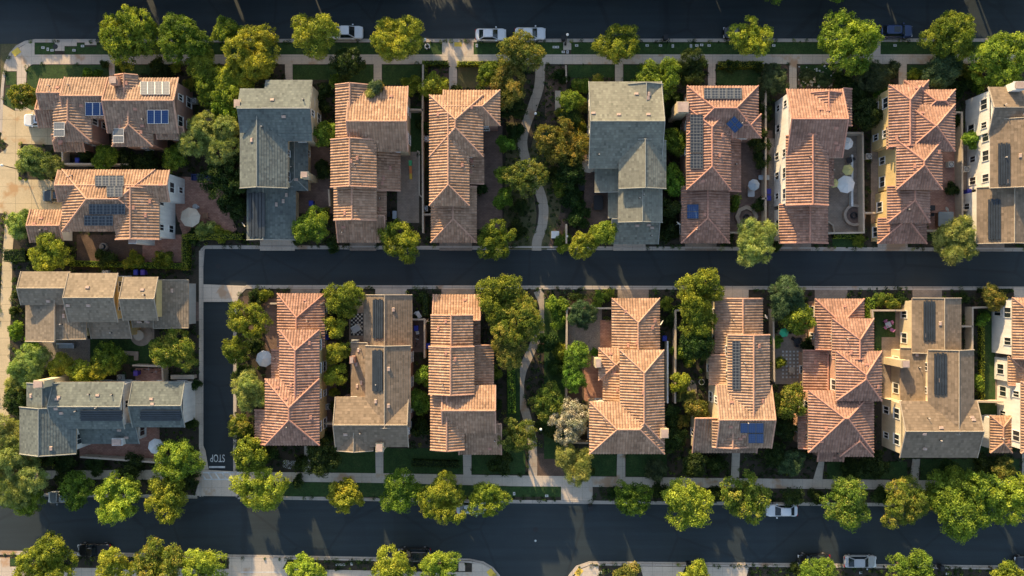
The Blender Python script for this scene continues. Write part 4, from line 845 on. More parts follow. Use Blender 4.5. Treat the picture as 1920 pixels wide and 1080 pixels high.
SHR = [ # u, v, r, kind, label
 (200,122,7,'D','dark round bush left of the front walk of the brown corner house'),(222,124,7,'D','dark round bush right of the front walk of the brown corner house'),(300,135,22,'D','dark bush mass under the second street tree'),(330,130,10,'Y','small yellow green bush at the end of the corner house lawn'),(175,142,16,'V','low green bush touching the top eave of the corner house'),(355,160,14,'M','olive bush at the right wall of the corner house'),
 (240,300,20,'D','dark bush between the two left brown roofs'),(275,302,18,'D','dark bush above the solar panels of the brick patio house'),(160,292,14,'D','dark bush beside the blue bin of the corner house'),(365,245,18,'D','dark bush in the side yard right of the corner house'),
 (42,420,26,'Lf','pale bush left of the low roof of the brick patio house'),(60,410,18,'L','pale bush just right of the left footway by the low roof'),(385,432,20,'L','pale feathery bush below the beige patio parasol'),(415,438,16,'Y','yellow green bush at the lower right of the brick patio'),(365,440,12,'D','dark bush below the beige patio parasol'),(250,488,18,'Y','yellow green bush below the stone fountain'),(200,485,20,'D','dark bush left of the yellow green one below the fountain'),(310,488,20,'G','green bush at the bottom corner of the brick patio'),(440,385,26,'D','dark bush at the right edge of the brick patio'),
 (30,552,10,'D','round dark bush beside the left footway, upper one'),(24,582,9,'D','round dark bush beside the left footway, lower one'),(30,620,16,'G','green bush at the left wall of the tan house'),(60,640,18,'V','vivid green bush under the tan house eave'),(35,755,26,'D','dark bush left of the blue grey roof'),(30,720,22,'L','pale bush beside the left footway above the blue grey roof'),(365,722,9,'D','round dark bush at the upper right end of the blue grey house'),(362,795,11,'D','round dark bush at the lower right end of the blue grey house'),
 (90,858,22,'D','dark bush left of the long low wall'),(120,866,20,'D','dark bush second from the left below the blue grey roof'),(250,870,22,'D','dark bush under the long low wall'),(180,872,20,'D','dark bush between the two darkest ones below the low wall'),
 (630,155,12,'V','bright bush at the top left corner of the ivy topped house'),(700,166,13,'B','brownish ivy spilling on the top eave of the ivy topped house',5.9),(714,160,9,'O','ivy clump on the tile edge of the ivy topped house',5.9),(693,174,8,'L','yellow green ivy spilling into the valley of the ivy topped house roof',6.1),(770,160,18,'G','green bush at the top right corner of the ivy topped house'),(603,198,18,'D','dark bush between the blue grey and ivy topped houses'),(612,170,12,'D','small dark bush above the bright green gap tree'),(610,320,18,'D','dark bush left of the ivy topped house, middle'),(608,400,14,'M','brownish bush above the round bright green tree'),(560,450,12,'D','dark bush by the first garage'),(625,455,12,'D','dark bush left of the second garage'),
 (855,170,10,'D','dark bush at the end of the fourth front walk'),(900,170,14,'D','dark bush above the long hip roof right side'),(800,180,14,'D','dark bush along the wall left of the long hip roof'),(795,240,12,'D','dark bush midway along the wall left of the long hip roof'),(903,352,10,'D','small round bush on the brown patio right of the long hip roof'),
 (1045,140,11,'D','dark round bush right of the park path top'),(1055,150,9,'D','dark round bush near the wall right of the park path'),(1048,212,10,'M','olive round bush below the vivid green path tree'),(1090,160,16,'M','flowering bush left of the pale grey house'),(1095,200,14,'O','orange bush along the left wall of the pale grey house'),(1090,240,12,'M','yellowish bush under the left wall of the pale grey house'),(1075,375,21,'D','clipped dark ball bush, upper one left of the brown patio'),(1083,410,23,'D','clipped dark ball bush, lower one left of the brown patio'),(1055,450,14,'M','olive bush beside the white utility box'),(1060,465,10,'Y','yellowish bush by the white globe light'),(975,390,16,'D','dark bush under the flowering tree by the path'),(970,430,20,'D','dark bush left of the path foot'),(960,200,26,'D','dark bush under the orange tree, left of the path'),(965,250,18,'D','dark bush left of the narrow part of the path'),(1035,330,18,'D','dark bush right of the path bend'),(1050,350,16,'M','olive bush right of the path bend'),
 (1120,150,10,'M','rosy bush above the pale grey roof'),(1190,160,16,'D','dark bush under the vivid green tree'),(1260,200,24,'D','dark bush in the gap above the bright green pair'),(1255,430,18,'D','dark bush beside the satellite dish by the middle road'),(1270,220,16,'D','dark bush left of the tan chimney'),(1365,122,12,'D','clipped dark bush, left of the pair right of the curved walk'),(1420,128,10,'D','dark round bush at the end of the clipped hedge'),(1435,170,22,'B','grey green bush at the right end of the solar house'),(1432,215,18,'D','dark bush right of the tilted solar panel'),(1425,265,22,'D','dark bush above the patio canopy'),(1428,300,18,'D','dark bush right beside the patio canopy'),(1380,378,13,'V','spiky palm like plant beside the fire pit'),(1425,385,14,'D','dark spiky plant right of the fire pit'),(1365,445,10,'D','dark bush by the fifth garage'),
 (1510,140,12,'B','grey bush in the rocky yard, left one'),(1545,150,14,'B','grey bush in the rocky yard, right one'),(1578,150,16,'D','dark bush at the top of the dark gap'),(1600,180,26,'D','dark bush beside the right corner of the white sided house'),(1612,120,12,'D','dark bush on the footway edge under the largest street tree'),(1670,130,18,'B','blue grey bush left of the rusty walk'),(1718,140,12,'G','green bush right of the rusty walk'),(1800,135,14,'O','yellow orange bush right of the blue green tree'),(1800,165,18,'D','dark bush above the white wall house'),(1830,165,12,'V','bright bush left of the white wall house'),(1830,135,20,'G','green bush beside the vivid right tree'),(1795,230,12,'D','dark bush right of the yellow sided house'),(1785,355,14,'D','dark bush on the brick patio of the yellow sided house'),(1610,450,14,'G','green hedge end by the pale patio wall'),(1460,460,10,'D','dark bush by the sixth garage'),
 (480,560,16,'D','dark bush at the upper left of the first lower garage'),(495,555,10,'G','green bush beside the first lower garage'),(480,650,16,'D','dark bush left of the white patio parasol'),(455,700,20,'D','dark bush along the alley'),(452,800,24,'M','orange olive bush along the alley, lower part'),(465,830,18,'D','dark bush along the alley near the stop word'),(640,590,16,'D','dark bush beside the tiled play mat'),(635,760,20,'D','dark bush below the yellow green column'),(625,735,8,'Y','tiny yellow bush beside the white round vent'),(605,820,16,'D','dark bush at the right corner of the lower left hip house'),(500,850,20,'D','dark bush in the first lower front yard'),(560,870,12,'D','dark bush near the white flowers'),
 (795,560,12,'D','dark cypress bush left of the third lower garage'),(790,800,20,'D','dark bush left of the striped house, low'),(930,700,14,'G','green bush right of the striped house'),(925,760,14,'D','dark bush right of the striped house, low'),(940,870,22,'D','dark bush below the orange path tree'),(1030,640,20,'D','dark bush right of the lower path'),(1045,575,20,'G','green hedge bush at the top right of the lower path'),(1048,600,18,'G','green bush below the hedge bush at the lower path'),(1050,660,14,'Y','yellow green bush left of the walled yard'),(1040,690,18,'D','dark bush left of the green yard trees'),(1030,800,26,'D','dark bush above the orange path tree on the right'),(1085,655,8,'V','small bright bush in the gravel yard'),(1117,662,8,'V','small bright bush on the brick path'),(1075,555,10,'D','clipped dark shrub by the kerb, left of the fourth lower garage'),(1125,553,10,'V','clipped bright shrub by the kerb, left of the fourth lower garage'),(1143,552,9,'G','clipped narrow shrub beside the fourth lower garage'),(1115,575,9,'V','clipped round shrub above the gravel yard'),
 (1248,570,14,'G','clipped green shrub right of the fourth lower garage'),(1258,600,14,'D','dark shrub by the white satellite dish'),(1255,780,20,'D','dark bush right of the silver tree house'),(1262,820,26,'D','dark bush below it in the dark side yard'),(1275,660,12,'Y','yellow bush inside the dark walled yard'),(1290,680,10,'M','pinkish bush inside the dark walled yard'),(1285,745,18,'L','pale bush beside the stone slab in the dark yard'),(1285,790,12,'O','reddish bush in the dark yard'),(1230,880,20,'B','blue spiky agave like plant by the bottom footway'),(1100,885,14,'D','dark bush by the bottom footway under the pale feathery tree'),(1340,870,20,'D','dark bush in the brown house front yard'),
 (1455,640,14,'V','bright bush left of the green parasol'),(1520,600,10,'O','rusty bush left of the clustered hips garage'),(1515,645,14,'D','dark bush right of the outdoor table'),(1455,680,12,'G','green bush along the left wall of the stone patio'),(1470,800,30,'D','dark bush below the dull olive tree'),(1450,850,26,'D','dark bush in the deep shade left of the round blue green tree'),(1600,880,24,'D','dark bush in the front yard of the clustered hips house'),(1640,870,26,'D','dark bush near the front yard of the cream walled house'),(1690,560,12,'D','dark bush left of the cream walled garage'),(1650,560,14,'M','rose bush patch beside the middle road'),(1670,570,12,'M','second rose bush patch beside the middle road'),(1800,560,14,'D','dark bush right of the cream walled garage'),(1840,600,12,'V','green bush in the long walled lawn'),(1832,720,12,'V','bright bush leaning on the cream house wall'),(1785,885,26,'D','dark bush below the cream walled house'),(1845,870,22,'D','dark bush left of the orange bush near the right edge'),
 (560,905,10,'D','low plant on the lower park strip'),(1150,925,14,'D','low plant left of the small green street tree'),(1235,920,18,'D','low plant right of the small green street tree'),(1340,925,16,'D','low plant under the yellow green street trees'),(1650,930,18,'D','low plant between two bottom street trees'),(1530,930,14,'D','low plant near the silver white car'),(130,895,24,'D','dark bush between the footway and the second street tree'),(240,893,22,'D','dark bush behind the yellow lit street tree'),(345,900,26,'D','dark bush left of the crosswalk'),(1490,1065,14,'D','low plant at the bottom edge by the dark car')]
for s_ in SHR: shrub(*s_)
for i, u in enumerate([-118, -84, -50, -16, 18, 52, 735, 770, 805, 838, 1270, 1500, 1640, 1770, 1800]): tree(u, -48-(i % 2)*8, 23, 'G', 'unseen low green tree added to shade the top street', 1.9 if 700 < u < 900 else 2.5, 'trees across the top street', nt=True)  # unseen low trees, added to keep the sun off the top street
# trees across the top street, outside the photo: they shade it, back row added to fill gaps
for i, (u, v, r) in enumerate([(45, -150, 55), (130, -155, 55), (215, -150, 60), (300, -155, 58), (385, -150, 55), (470, -155, 55), (560, -150, 60), (645, -155, 55), (860, -150, 55), (940, -155, 60), (1030, -150, 60), (1110, -155, 60), (1200, -150, 60), (1290, -155, 60), (1380, -150, 55), (1470, -155, 60), (1560, -150, 60), (1650, -155, 55), (1740, -150, 45), (1920, -150, 60), (60, -75, 55), (170, -70, 60), (290, -75, 55), (410, -72, 60), (520, -75, 55), (640, -72, 62), (735, -75, 48), (905, -75, 50), (1010, -72, 55), (1120, -75, 60), (1240, -72, 60), (1350, -75, 60), (1460, -72, 60), (1580, -75, 60), (1690, -72, 50), (1860, -75, 50), (1980, -72, 60)]):
    tree(u, v, r, 'G', 'unseen green tree across the top street, shading it', 5.2, 'trees across the top street')

def hedge(pts, w, h, kind, label, name='hedge'):
    """clipped hedge: leafy box along a line of measured points"""
    mb = MB(); r = random.Random(int(pts[0][0]*3+pts[0][1])); V = []; Fc = []; T = []
    root = empty(name, (X(pts[0][0]), Y(pts[0][1]), .1), label, 'hedge'); org = root.location
    core = MB()
    for (a, b) in zip(pts, pts[1:]):
        A = Vector((X(a[0]), Y(a[1]), .1)); Bv = Vector((X(b[0]), Y(b[1]), .1)); d = (Bv-A); L = d.length; d.normalize(); n = Vector((-d.y, d.x, 0)); wm = w/25
        q = [A+n*wm*.8, A-n*wm*.8, Bv-n*wm*.8, Bv+n*wm*.8]; core.prism([(p.x-org.x, p.y-org.y) for p in q], 0, h*.85, 'leaf_D')
        for _ in range(int(L*(2*wm+2*h)*85)):
            t = r.uniform(-.2, L+.2); k = r.random(); 
            if k < wm/(wm+h)*1.2: p = A+d*t+n*r.uniform(-wm, wm)+Vector((0, 0, h*r.uniform(.86, 1.04))); nn = Vector((0, 0, 1))
            else: sd = r.choice((-1, 1)); p = A+d*t+n*wm*sd*r.uniform(.85, 1.08)+Vector((0, 0, r.uniform(0, h))); nn = n*sd
            nn = (nn+Vector((r.gauss(0, 1), r.gauss(0, 1), r.gauss(0, 1)))*.5).normalized(); t1 = nn.orthogonal().normalized(); t1 = Matrix.Rotation(r.uniform(0, 6.28), 3, nn) @ t1; b1 = nn.cross(t1); s1 = r.uniform(.06, .11)
            p = p-Vector(org)+Vector((0, 0, 0)); i = len(V); V += [tuple(p-t1*s1), tuple(p+b1*s1*.6), tuple(p+t1*s1), tuple(p-b1*s1*.6)]; Fc.append((i, i+1, i+2, i+3)); T.append(r.random())
    me = bpy.data.meshes.new('foliage'); me.from_pydata(V, [], Fc); at = me.attributes.new('tint', 'FLOAT', 'FACE'); at.data.foreach_set('value', T); me.materials.append(M['leaf_'+kind])
    o = bpy.data.objects.new('foliage', me); COL.objects.link(o); o.parent = root
    core.build('branches', root)
for a in [([(20, 480), (58, 480)], 22, 1.5, 'D', 'rounded dark hedge across the left footway edge'), ([(135, 494), (355, 500)], 10, 1.3, 'G', 'long clipped hedge above the tan shingled house'), ([(355, 505), (355, 445), (460, 445)], 10, 1.6, 'G', 'clipped hedge round the lower corner of the brick patio'),
   ([(796, 122), (840, 122)], 7, 1.2, 'G', 'clipped hedge left of the fourth front walk'), ([(798, 122), (798, 160)], 9, 1.2, 'G', 'short clipped hedge running down beside the light wall'), ([(860, 123), (960, 123)], 7, 1.2, 'G', 'clipped hedge right of the fourth front walk'), ([(1345, 125), (1425, 125)], 12, 1.1, 'G', 'clipped hedge right of the curved front walk'),
   ([(1300, 123), (1322, 123)], 12, 1.1, 'G', 'clipped hedge left of the curved front walk'), ([(1560, 443), (1608, 443), (1604, 455)], 10, .9, 'G', 'hooked clipped hedge below the pale patio'), ([(1626, 560), (1626, 600)], 10, 1.3, 'G', 'clipped hedge right of the clustered hips garage'), ([(1258, 580), (1290, 572)], 10, 1.2, 'G', 'clipped hedge behind the white satellite dish'),
   ([(1008, 620), (960, 790)], 1, .3, 'D', 'thin edging plants along the lower path') if False else ([(958, 690), (960, 770)], 14, 1.0, 'V', 'bright ivy mass left of the lower park path'), ([(1835, 590), (1835, 750)], 6, .9, 'G', 'clipped hedge along the left wall of the long lawn'), ([(1130, 545), (1145, 545)], 5, .8, 'G', 'low clipped hedge by the kerb'),
   ([(1185, 560), (1186, 561)], 3, .4, 'G', 'x') if False else ([(70, 860), (110, 862)], 14, 1.3, 'G', 'clipped hedge left below the blue grey roof'), ([(800, 552), (800, 590)], 10, 1.8, 'D', 'narrow dark hedge left of the third lower garage'), ([(775, 865), (860, 868)], 12, 1.0, 'D', 'low dark hedge across the lower front lawn'), ([(1830, 545), (1890, 545)], 7, .8, 'D', 'low dark hedge by the middle road at the right'),
   ([(-140, -38), (150, -38)], 16, 2.3, 'D', 'unseen tall hedge added to shade the top street, beyond the corner house'), ([(690, -38), (775, -38)], 14, 2.0, 'D', 'unseen tall hedge added to shade the top street, beyond the white pickup'), ([(1690, -38), (1790, -38)], 14, 2.0, 'D', 'unseen tall hedge added to shade the top street, beyond the blue car')]:  # last three hedges are unseen, added to block low sun from the street
    hedge(*a)

# ------------------------------------------------------------------ ground cover between the houses
def pin(x, y, poly):
    c = False; j = len(poly)-1
    for i in range(len(poly)):
        a, b = poly[i], poly[j]
        if (a[1] > y) != (b[1] > y) and x < (b[0]-a[0])*(y-a[1])/(b[1]-a[1])+a[0]: c = not c
        j = i
    return c
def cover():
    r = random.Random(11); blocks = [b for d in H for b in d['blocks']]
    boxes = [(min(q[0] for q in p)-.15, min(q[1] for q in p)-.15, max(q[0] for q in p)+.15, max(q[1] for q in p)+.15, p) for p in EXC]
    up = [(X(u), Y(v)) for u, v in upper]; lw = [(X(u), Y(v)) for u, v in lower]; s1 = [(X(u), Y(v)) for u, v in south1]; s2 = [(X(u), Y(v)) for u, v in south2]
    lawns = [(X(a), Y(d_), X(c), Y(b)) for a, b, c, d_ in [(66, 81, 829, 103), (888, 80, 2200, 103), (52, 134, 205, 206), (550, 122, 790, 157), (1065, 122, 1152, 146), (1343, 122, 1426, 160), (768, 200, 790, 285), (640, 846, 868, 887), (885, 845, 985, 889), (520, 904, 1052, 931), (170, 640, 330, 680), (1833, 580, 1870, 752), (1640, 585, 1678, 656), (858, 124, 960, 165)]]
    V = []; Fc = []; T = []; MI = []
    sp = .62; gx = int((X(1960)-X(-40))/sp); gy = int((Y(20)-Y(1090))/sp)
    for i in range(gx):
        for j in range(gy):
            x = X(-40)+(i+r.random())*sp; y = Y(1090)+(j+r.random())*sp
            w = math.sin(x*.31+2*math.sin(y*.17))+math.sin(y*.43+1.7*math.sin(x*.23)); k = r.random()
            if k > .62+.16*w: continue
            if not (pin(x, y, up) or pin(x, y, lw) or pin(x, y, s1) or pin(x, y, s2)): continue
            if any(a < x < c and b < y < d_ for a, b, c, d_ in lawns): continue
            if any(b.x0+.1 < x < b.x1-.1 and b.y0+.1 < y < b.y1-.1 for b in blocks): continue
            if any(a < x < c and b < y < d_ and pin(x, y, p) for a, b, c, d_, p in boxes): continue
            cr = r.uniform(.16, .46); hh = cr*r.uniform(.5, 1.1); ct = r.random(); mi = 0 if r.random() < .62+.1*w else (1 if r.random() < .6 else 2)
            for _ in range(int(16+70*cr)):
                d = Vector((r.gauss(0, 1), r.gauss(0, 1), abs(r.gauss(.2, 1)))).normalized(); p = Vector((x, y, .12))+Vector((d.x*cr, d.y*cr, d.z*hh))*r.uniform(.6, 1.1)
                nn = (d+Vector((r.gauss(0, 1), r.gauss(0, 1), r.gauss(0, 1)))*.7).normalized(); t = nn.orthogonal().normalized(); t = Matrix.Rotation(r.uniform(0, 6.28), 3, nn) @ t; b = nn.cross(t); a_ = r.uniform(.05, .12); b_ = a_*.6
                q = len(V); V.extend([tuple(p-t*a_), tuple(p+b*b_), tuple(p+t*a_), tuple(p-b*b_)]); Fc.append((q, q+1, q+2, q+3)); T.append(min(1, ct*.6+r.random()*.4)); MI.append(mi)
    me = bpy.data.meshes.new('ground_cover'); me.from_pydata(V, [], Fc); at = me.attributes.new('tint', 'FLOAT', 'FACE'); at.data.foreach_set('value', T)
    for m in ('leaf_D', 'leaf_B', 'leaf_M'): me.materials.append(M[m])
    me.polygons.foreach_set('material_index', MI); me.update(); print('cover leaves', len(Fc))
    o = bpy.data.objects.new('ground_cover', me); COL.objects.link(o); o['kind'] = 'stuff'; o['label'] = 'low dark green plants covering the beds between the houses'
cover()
# ------------------------------------------------------------------ garden walls and fences
def gwall(pts, label, h=1.8, w=2.4, mat='wall_cap', name='garden_wall', cat='wall'):
    mb = MB(); cap = MB(); o = Vector((X(pts[0][0], h), Y(pts[0][1], h), .08))
    for i, (a, b) in enumerate(zip(pts, pts[1:])):
        A = Vector((X(a[0], h), Y(a[1], h), 0)); Bv = Vector((X(b[0], h), Y(b[1], h), 0)); d = (Bv-A).normalized(); n = Vector((-d.y, d.x, 0)); t = w/25; e = d*t*.98*(1 if i else 0)
        q = [A+n*t-e, A-n*t-e, Bv-n*t+d*t*.97, Bv+n*t+d*t*.97]; mb.prism([(p.x-o.x, p.y-o.y) for p in q], 0, h-.18-.003*i, mat)
        q = [A+n*t*1.3-e, A-n*t*1.3-e, Bv-n*t*1.3+d*t*1.2, Bv+n*t*1.3+d*t*1.2]; cap.prism([(p.x-o.x, p.y-o.y) for p in q], h-.176-.003*i, h-.08-.003*i, mat)
    r = empty(name, o, label, cat); mb.build('panel', r); cap.build('coping', r)
for a in [([(793, 121), (792, 240), (793, 435)], 'long light wall between the ivy topped and long hip roofed houses'), ([(765, 205), (793, 206)], 'short wall closing the side lawn of the ivy topped house'), ([(793, 402), (808, 402)], 'short wall left of the long hip roof, low down', 1.5),
  ([(1061, 122), (1062, 152)], 'low wall right of the park path top', .9), ([(1046, 170), (1046, 205)], 'light bench wall beside the vivid green path tree', .6, 8), ([(1062, 420), (1062, 455)], 'light wall beside the clipped ball bushes'), ([(1365, 436), (1398, 436)], 'wall closing the fire pit yard'),
  ([(1436, 165), (1436, 440), (1457, 440)], 'wall between the solar house and the white sided house'), ([(1584, 249), (1618, 249), (1620, 436), (1553, 437)], 'light wall round the pale patio'), ([(1598, 290), (1598, 385)], 'white low wall inside the pale patio', .8, 3, 'stucco_white'), ([(1622, 399), (1640, 399)], 'short wall right of the pale patio'),
  ([(1792, 210), (1804, 211), (1805, 418)], 'light wall right of the yellow sided house'), ([(1804, 394), (1824, 394)], 'short wall at the white sided right edge house'), ([(1738, 432), (1805, 433)], 'wall below the brick patio and grey spa cover'),
  ([(116, 272), (117, 307), (240, 308)], 'wall round the bin yard of the corner house'), ([(610, 810), (632, 810)], 'short wall beside the white round vent') if False else ([(610, 795), (632, 795)], 'short wall between the first two lower houses'), ([(773, 599), (796, 599), (796, 670)], 'wall round the bicycle yard left of the striped house'),
  ([(506, 569), (521, 569)], 'short wall left of the first lower garage'), ([(1063, 578), (1146, 578)], 'wall along the top of the gravel yard'), ([(1063, 580), (1062, 755)], 'wall along the left side of the gravel yard'), ([(1060, 830), (1107, 831)], 'light wall below the silver tree'), ([(1061, 800), (1060, 870)], 'thin wall left of the silver tree'),
  ([(1252, 640), (1252, 755)], 'light wall right of the silver tree house', 1.8, 2, 'stucco_white'), ([(1267, 582), (1266, 755)], 'wall left of the dark walled yard'), ([(1267, 582), (1300, 581)], 'wall along the top of the dark walled yard'), ([(1450, 580), (1452, 715)], 'wall left of the stone patio'),
  ([(1637, 596), (1636, 582), (1703, 582)], 'light wall round the lawn with pink chairs'), ([(1803, 612), (1823, 612)], 'short wall right of the cream walled garage'), ([(1823, 755), (1824, 577), (1888, 575)], 'light wall round the long lawn'), ([(1825, 753), (1880, 754)], 'wall below the long lawn'),
  ([(248, 685), (304, 687)], 'wall above the bicycle yard on the left'), ([(304, 687), (305, 715)], 'short wall at the right end of the bicycle yard'), ([(150, 857), (305, 868)], 'long low wall below the blue grey house'), ([(320, 707), (360, 707)], 'light wall between the round tree and the blue grey house', 1.2, 6), ([(15, 762), (50, 764)], 'light wall from the footway to the blue grey house'),
  ([(616, 355), (618, 385)], 'short wall left of the ivy topped house'), ([(782, 283), (786, 285), (786, 365), (792, 370)], 'low curb wall edging the toy patio', .5, 2), ([(1553, 415), (1562, 422), (1565, 437)], 'curved low wall by the sixth garage', .7, 2),
  ([(200, 660), (255, 663), (255, 672)], 'low stone wall behind the yellow green cluster', .5, 6, 'stone'), ([(1430, 372), (1437, 372)], 'short stub wall beside the blue bins')]: gwall(*a)
# ------------------------------------------------------------------ cars
def car(u, v, rot, paint, label, L=4.6, W=1.82, Hh=1.42, kind='sedan'):
    z0 = .0; root = empty('parked_car', (X(u, .9), Y(v, .9), .0), label, 'car', 'parked cars', rot)
    pm = 'car_'+paint; hl, hw = L/2, W/2
    def ring(z, xa, xb, w, c):   # rounded rectangle
        pts = []
        for cx, cy, a0 in ((xb-c, w-c, 0), (xa+c, w-c, 90), (xa+c, -w+c, 180), (xb-c, -w+c, 270)):
            for k in range(4): a = math.radians(a0+k*30); pts.append((cx+c*math.cos(a), cy+c*math.sin(a), z))
        return pts
    def loft(mb, rings, mat, cap=True, smooth=True):
        for a, b in zip(rings, rings[1:]):
            n = len(a)
            for k in range(n): mb.face([a[k], a[(k+1) % n], b[(k+1) % n], b[k]], mat, smooth=smooth)
        if cap: mb.face(rings[-1], mat)
        mb.face(rings[0][::-1], mat)
    suv = kind == 'suv'
    bz = .92 if not suv else 1.05
    mb = MB(); loft(mb, [ring(.22, -hl+.12, hl-.12, hw-.08, .35), ring(.38, -hl+.02, hl-.01, hw-.01, .42), ring(.62, -hl, hl, hw, .45), ring(bz-.12, -hl+.05, hl-.10, hw-.03, .45), ring(bz-.02, -hl+.16, hl-.35, hw-.12, .40)], pm)
    mb.build('body', root)
    if kind == 'sedan': ca, cb, ra, rbb = -hl+.55, hl-1.25, -hl+1.25, hl-2.0
    elif kind == 'pickup': ca, cb, ra, rbb = -hl+2.0, hl-1.2, -hl+2.25, hl-1.9
    else: ca, cb, ra, rbb = -hl+.18, hl-1.25, -hl+.55, hl-1.95
    wb, wr = hw-.15, hw-.33; zt = Hh; zb_ = bz-.03
    def quadp(nm, q, mat):
        m = MB(); m.face(q, mat); n = (Vector(q[1])-Vector(q[0])).cross(Vector(q[2])-Vector(q[1])).normalized()*.02; m.face([tuple(Vector(p)-n) for p in q[::-1]], mat); return m.build(nm, root)
    mb = MB(); mb.face([(ca, -wb, zb_), (ca, wb, zb_), (ra, wr, zt-.03), (ra, -wr, zt-.03)], pm); mb.face([(cb, wb, zb_), (cb, -wb, zb_), (rbb, -wr, zt-.03), (rbb, wr, zt-.03)], pm)
    mb.face([(cb, -wb, zb_), (ca, -wb, zb_), (ra, -wr, zt-.03), (rbb, -wr, zt-.03)][::-1], pm); mb.face([(cb, wb, zb_), (ca, wb, zb_), (ra, wr, zt-.03), (rbb, wr, zt-.03)], pm)
    mb.build('pillars', root)
    def li(a, b, t): return tuple(a[i]*(1-t)+b[i]*t for i in range(3))
    def inset(q, a, b, out):   # shrink a quad and push it out
        c = [sum(p[i] for p in q)/4 for i in range(3)]; return [tuple(c[i]+(p[i]-c[i])*(a if i < 2 else b)+out[i] for i in range(3)) for p in q]
    quadp('windshield', inset([(cb, -wb, zb_), (cb, wb, zb_), (rbb, wr, zt-.03), (rbb, -wr, zt-.03)], .9, .9, (.022, 0, .022)), 'car_glass')
    quadp('rear_window', inset([(ca, wb, zb_), (ca, -wb, zb_), (ra, -wr, zt-.03), (ra, wr, zt-.03)], .88, .88, (-.022, 0, .022)), 'car_glass')
    for s in (-1, 1):
        q = [(ca, s*wb, zb_), (cb, s*wb, zb_), (rbb, s*wr, zt-.03), (ra, s*wr, zt-.03)]; q = q if s < 0 else q[::-1]
        quadp('side_window', inset(q, .9, .84, (0, s*.075, .02)), 'car_glass')
        m = MB(); m.box(cb-.35, s*(hw+.10)-.09, bz, cb-.15, s*(hw+.10)+.09, bz+.14, pm); m.build('wing_mirror', root)
    mb = MB(); mb.lathe((0, 0, 0), [(0, 0)], pm) if False else None
    loft(mb, [ring(zt-.05, ra-.02, rbb+.02, wr+.02, .2), ring(zt, ra+.03, rbb-.03, wr-.05, .18)], pm); mb.build('roof', root)
    if kind == 'suv' or paint == 'blue':
        m = MB(); m.box((ra+rbb)/2-.1, -wr*.68, zt-.02, rbb-.25, wr*.68, zt+.012, 'car_glass'); m.build('sunroof', root)
    if kind == 'pickup': m = MB(); m.box(-hl+.3, -hw+.28, bz-.02, -hl+1.9, hw-.28, bz+.015, 'plastic_black'); m.build('cargo_cover', root)
    for s in (-1, 1):
        m = MB(); m.box(hl-.36, s*(hw-.36)-.20, .62, hl-.015, s*(hw-.36)+.20, .76, 'head_glass'); m.build('headlight', root)
        m = MB(); m.box(-hl-.005, s*(hw-.34)-.22, .66, -hl+.12, s*(hw-.34)+.22, .80, 'tail_glass'); m.build('tail_light', root)
        for x in (-hl+.9, hl-.88):
            m = MB(); m.tube((x, s*(hw-.21), .33), (x, s*(hw+.015), .33), .33, .33, 'rubber', 16); w_ = m.build('wheel', root); m = MB(); m.tube((x, s*(hw+.0), .33), (x, s*(hw+.03), .33), .19, .17, 'rim_metal', 12); m.build('rim', w_)
    return root
PI = math.pi
car(646, 60, 0, 'white', 'white pickup half hidden by a yellow green street tree on the top street', 5.4, 1.95, 1.75, 'pickup')
car(920, 64, 0, 'white', 'white sedan on the top street, the left one of the two white sedans'); car(994, 62, 0, 'white', 'white sedan on the top street partly under the orange brown tree')
car(1386, 60, PI, 'black', 'black car under the round pale yellow street tree on the top street', 4.6, 1.85, 1.6, 'suv'); car(1682, 58, 0, 'blue', 'deep blue car with a dark sunroof on the top street', 4.7, 1.88, 1.62, 'suv')
car(71, 225, PI, 'white', 'white car with a dark glass roof on the left driveway, nose under the tile eave', 4.3, 1.85, 1.6, 'suv'); car(108, 367, PI, 'dark', 'dark car on the left driveway of the brick patio house', 4.5, 1.8, 1.5, 'suv')
car(118, 933, PI, 'grey', 'pale car hidden between the two leftmost street trees of the bottom street', 4.6); car(175, 1032, PI, 'black', 'black pickup at the kerb of the bottom street near the left edge', 4.9, 1.9, 1.7, 'pickup')
car(777, 1040, PI, 'black', 'black car behind the yellow trees at the kerb of the bottom street', 4.8, 1.9, 1.65, 'suv'); car(884, 953, 0, 'white', 'white car almost hidden between two bottom street trees', 4.6)
car(1467, 958, PI, 'white', 'silver white car below the small dark street tree on the bottom street', 4.7); car(1527, 1051, PI, 'black', 'black sedan at the far kerb of the bottom street, left of the silver sedan', 4.8)
car(1614, 1054, 0, 'silver', 'silver sedan at the far kerb of the bottom street', 4.8); car(1934, 1055, PI, 'black', 'black car cut by the right edge of the bottom street', 4.8)
# ------------------------------------------------------------------ bins, lamps, small things
def bin_(u, v, mat, label, rz=0):
    r = empty('wheelie_bin', (X(u, .6), Y(v, .6), .1 if v not in () else 0), label, 'bin', None, rz)
    m = MB(); a, b = [(-.24, -.26), (.24, -.26), (.24, .26), (-.24, .26)], [(-.30, -.34), (.30, -.34), (.30, .34), (-.30, .34)]
    m.face([(*p, .0) for p in a[::-1]], mat)
    for k in range(4): j = (k+1) % 4; m.face([(*a[k], 0), (*a[j], 0), (*b[j], 1.0), (*b[k], 1.0)], mat)
    m.build('bin_body', r); m = MB(); m.prism([(-.32, -.40), (.32, -.40), (.32, .36), (-.32, .36)], 1.0, 1.07, mat); m.prism([(-.26, -.30), (.26, -.30), (.26, .28), (-.26, .28)], 1.07, 1.12, mat); m.build('lid', r)
    m = MB(); m.tube((-.3, .42, .97), (.3, .42, .97), .025, .025, mat); m.build('handle', r)
    for s in (-1, 1): m = MB(); m.tube((s*.22, .3, .12), (s*.28, .3, .12), .12, .12, 'rubber', 10); m.build('wheel', r)
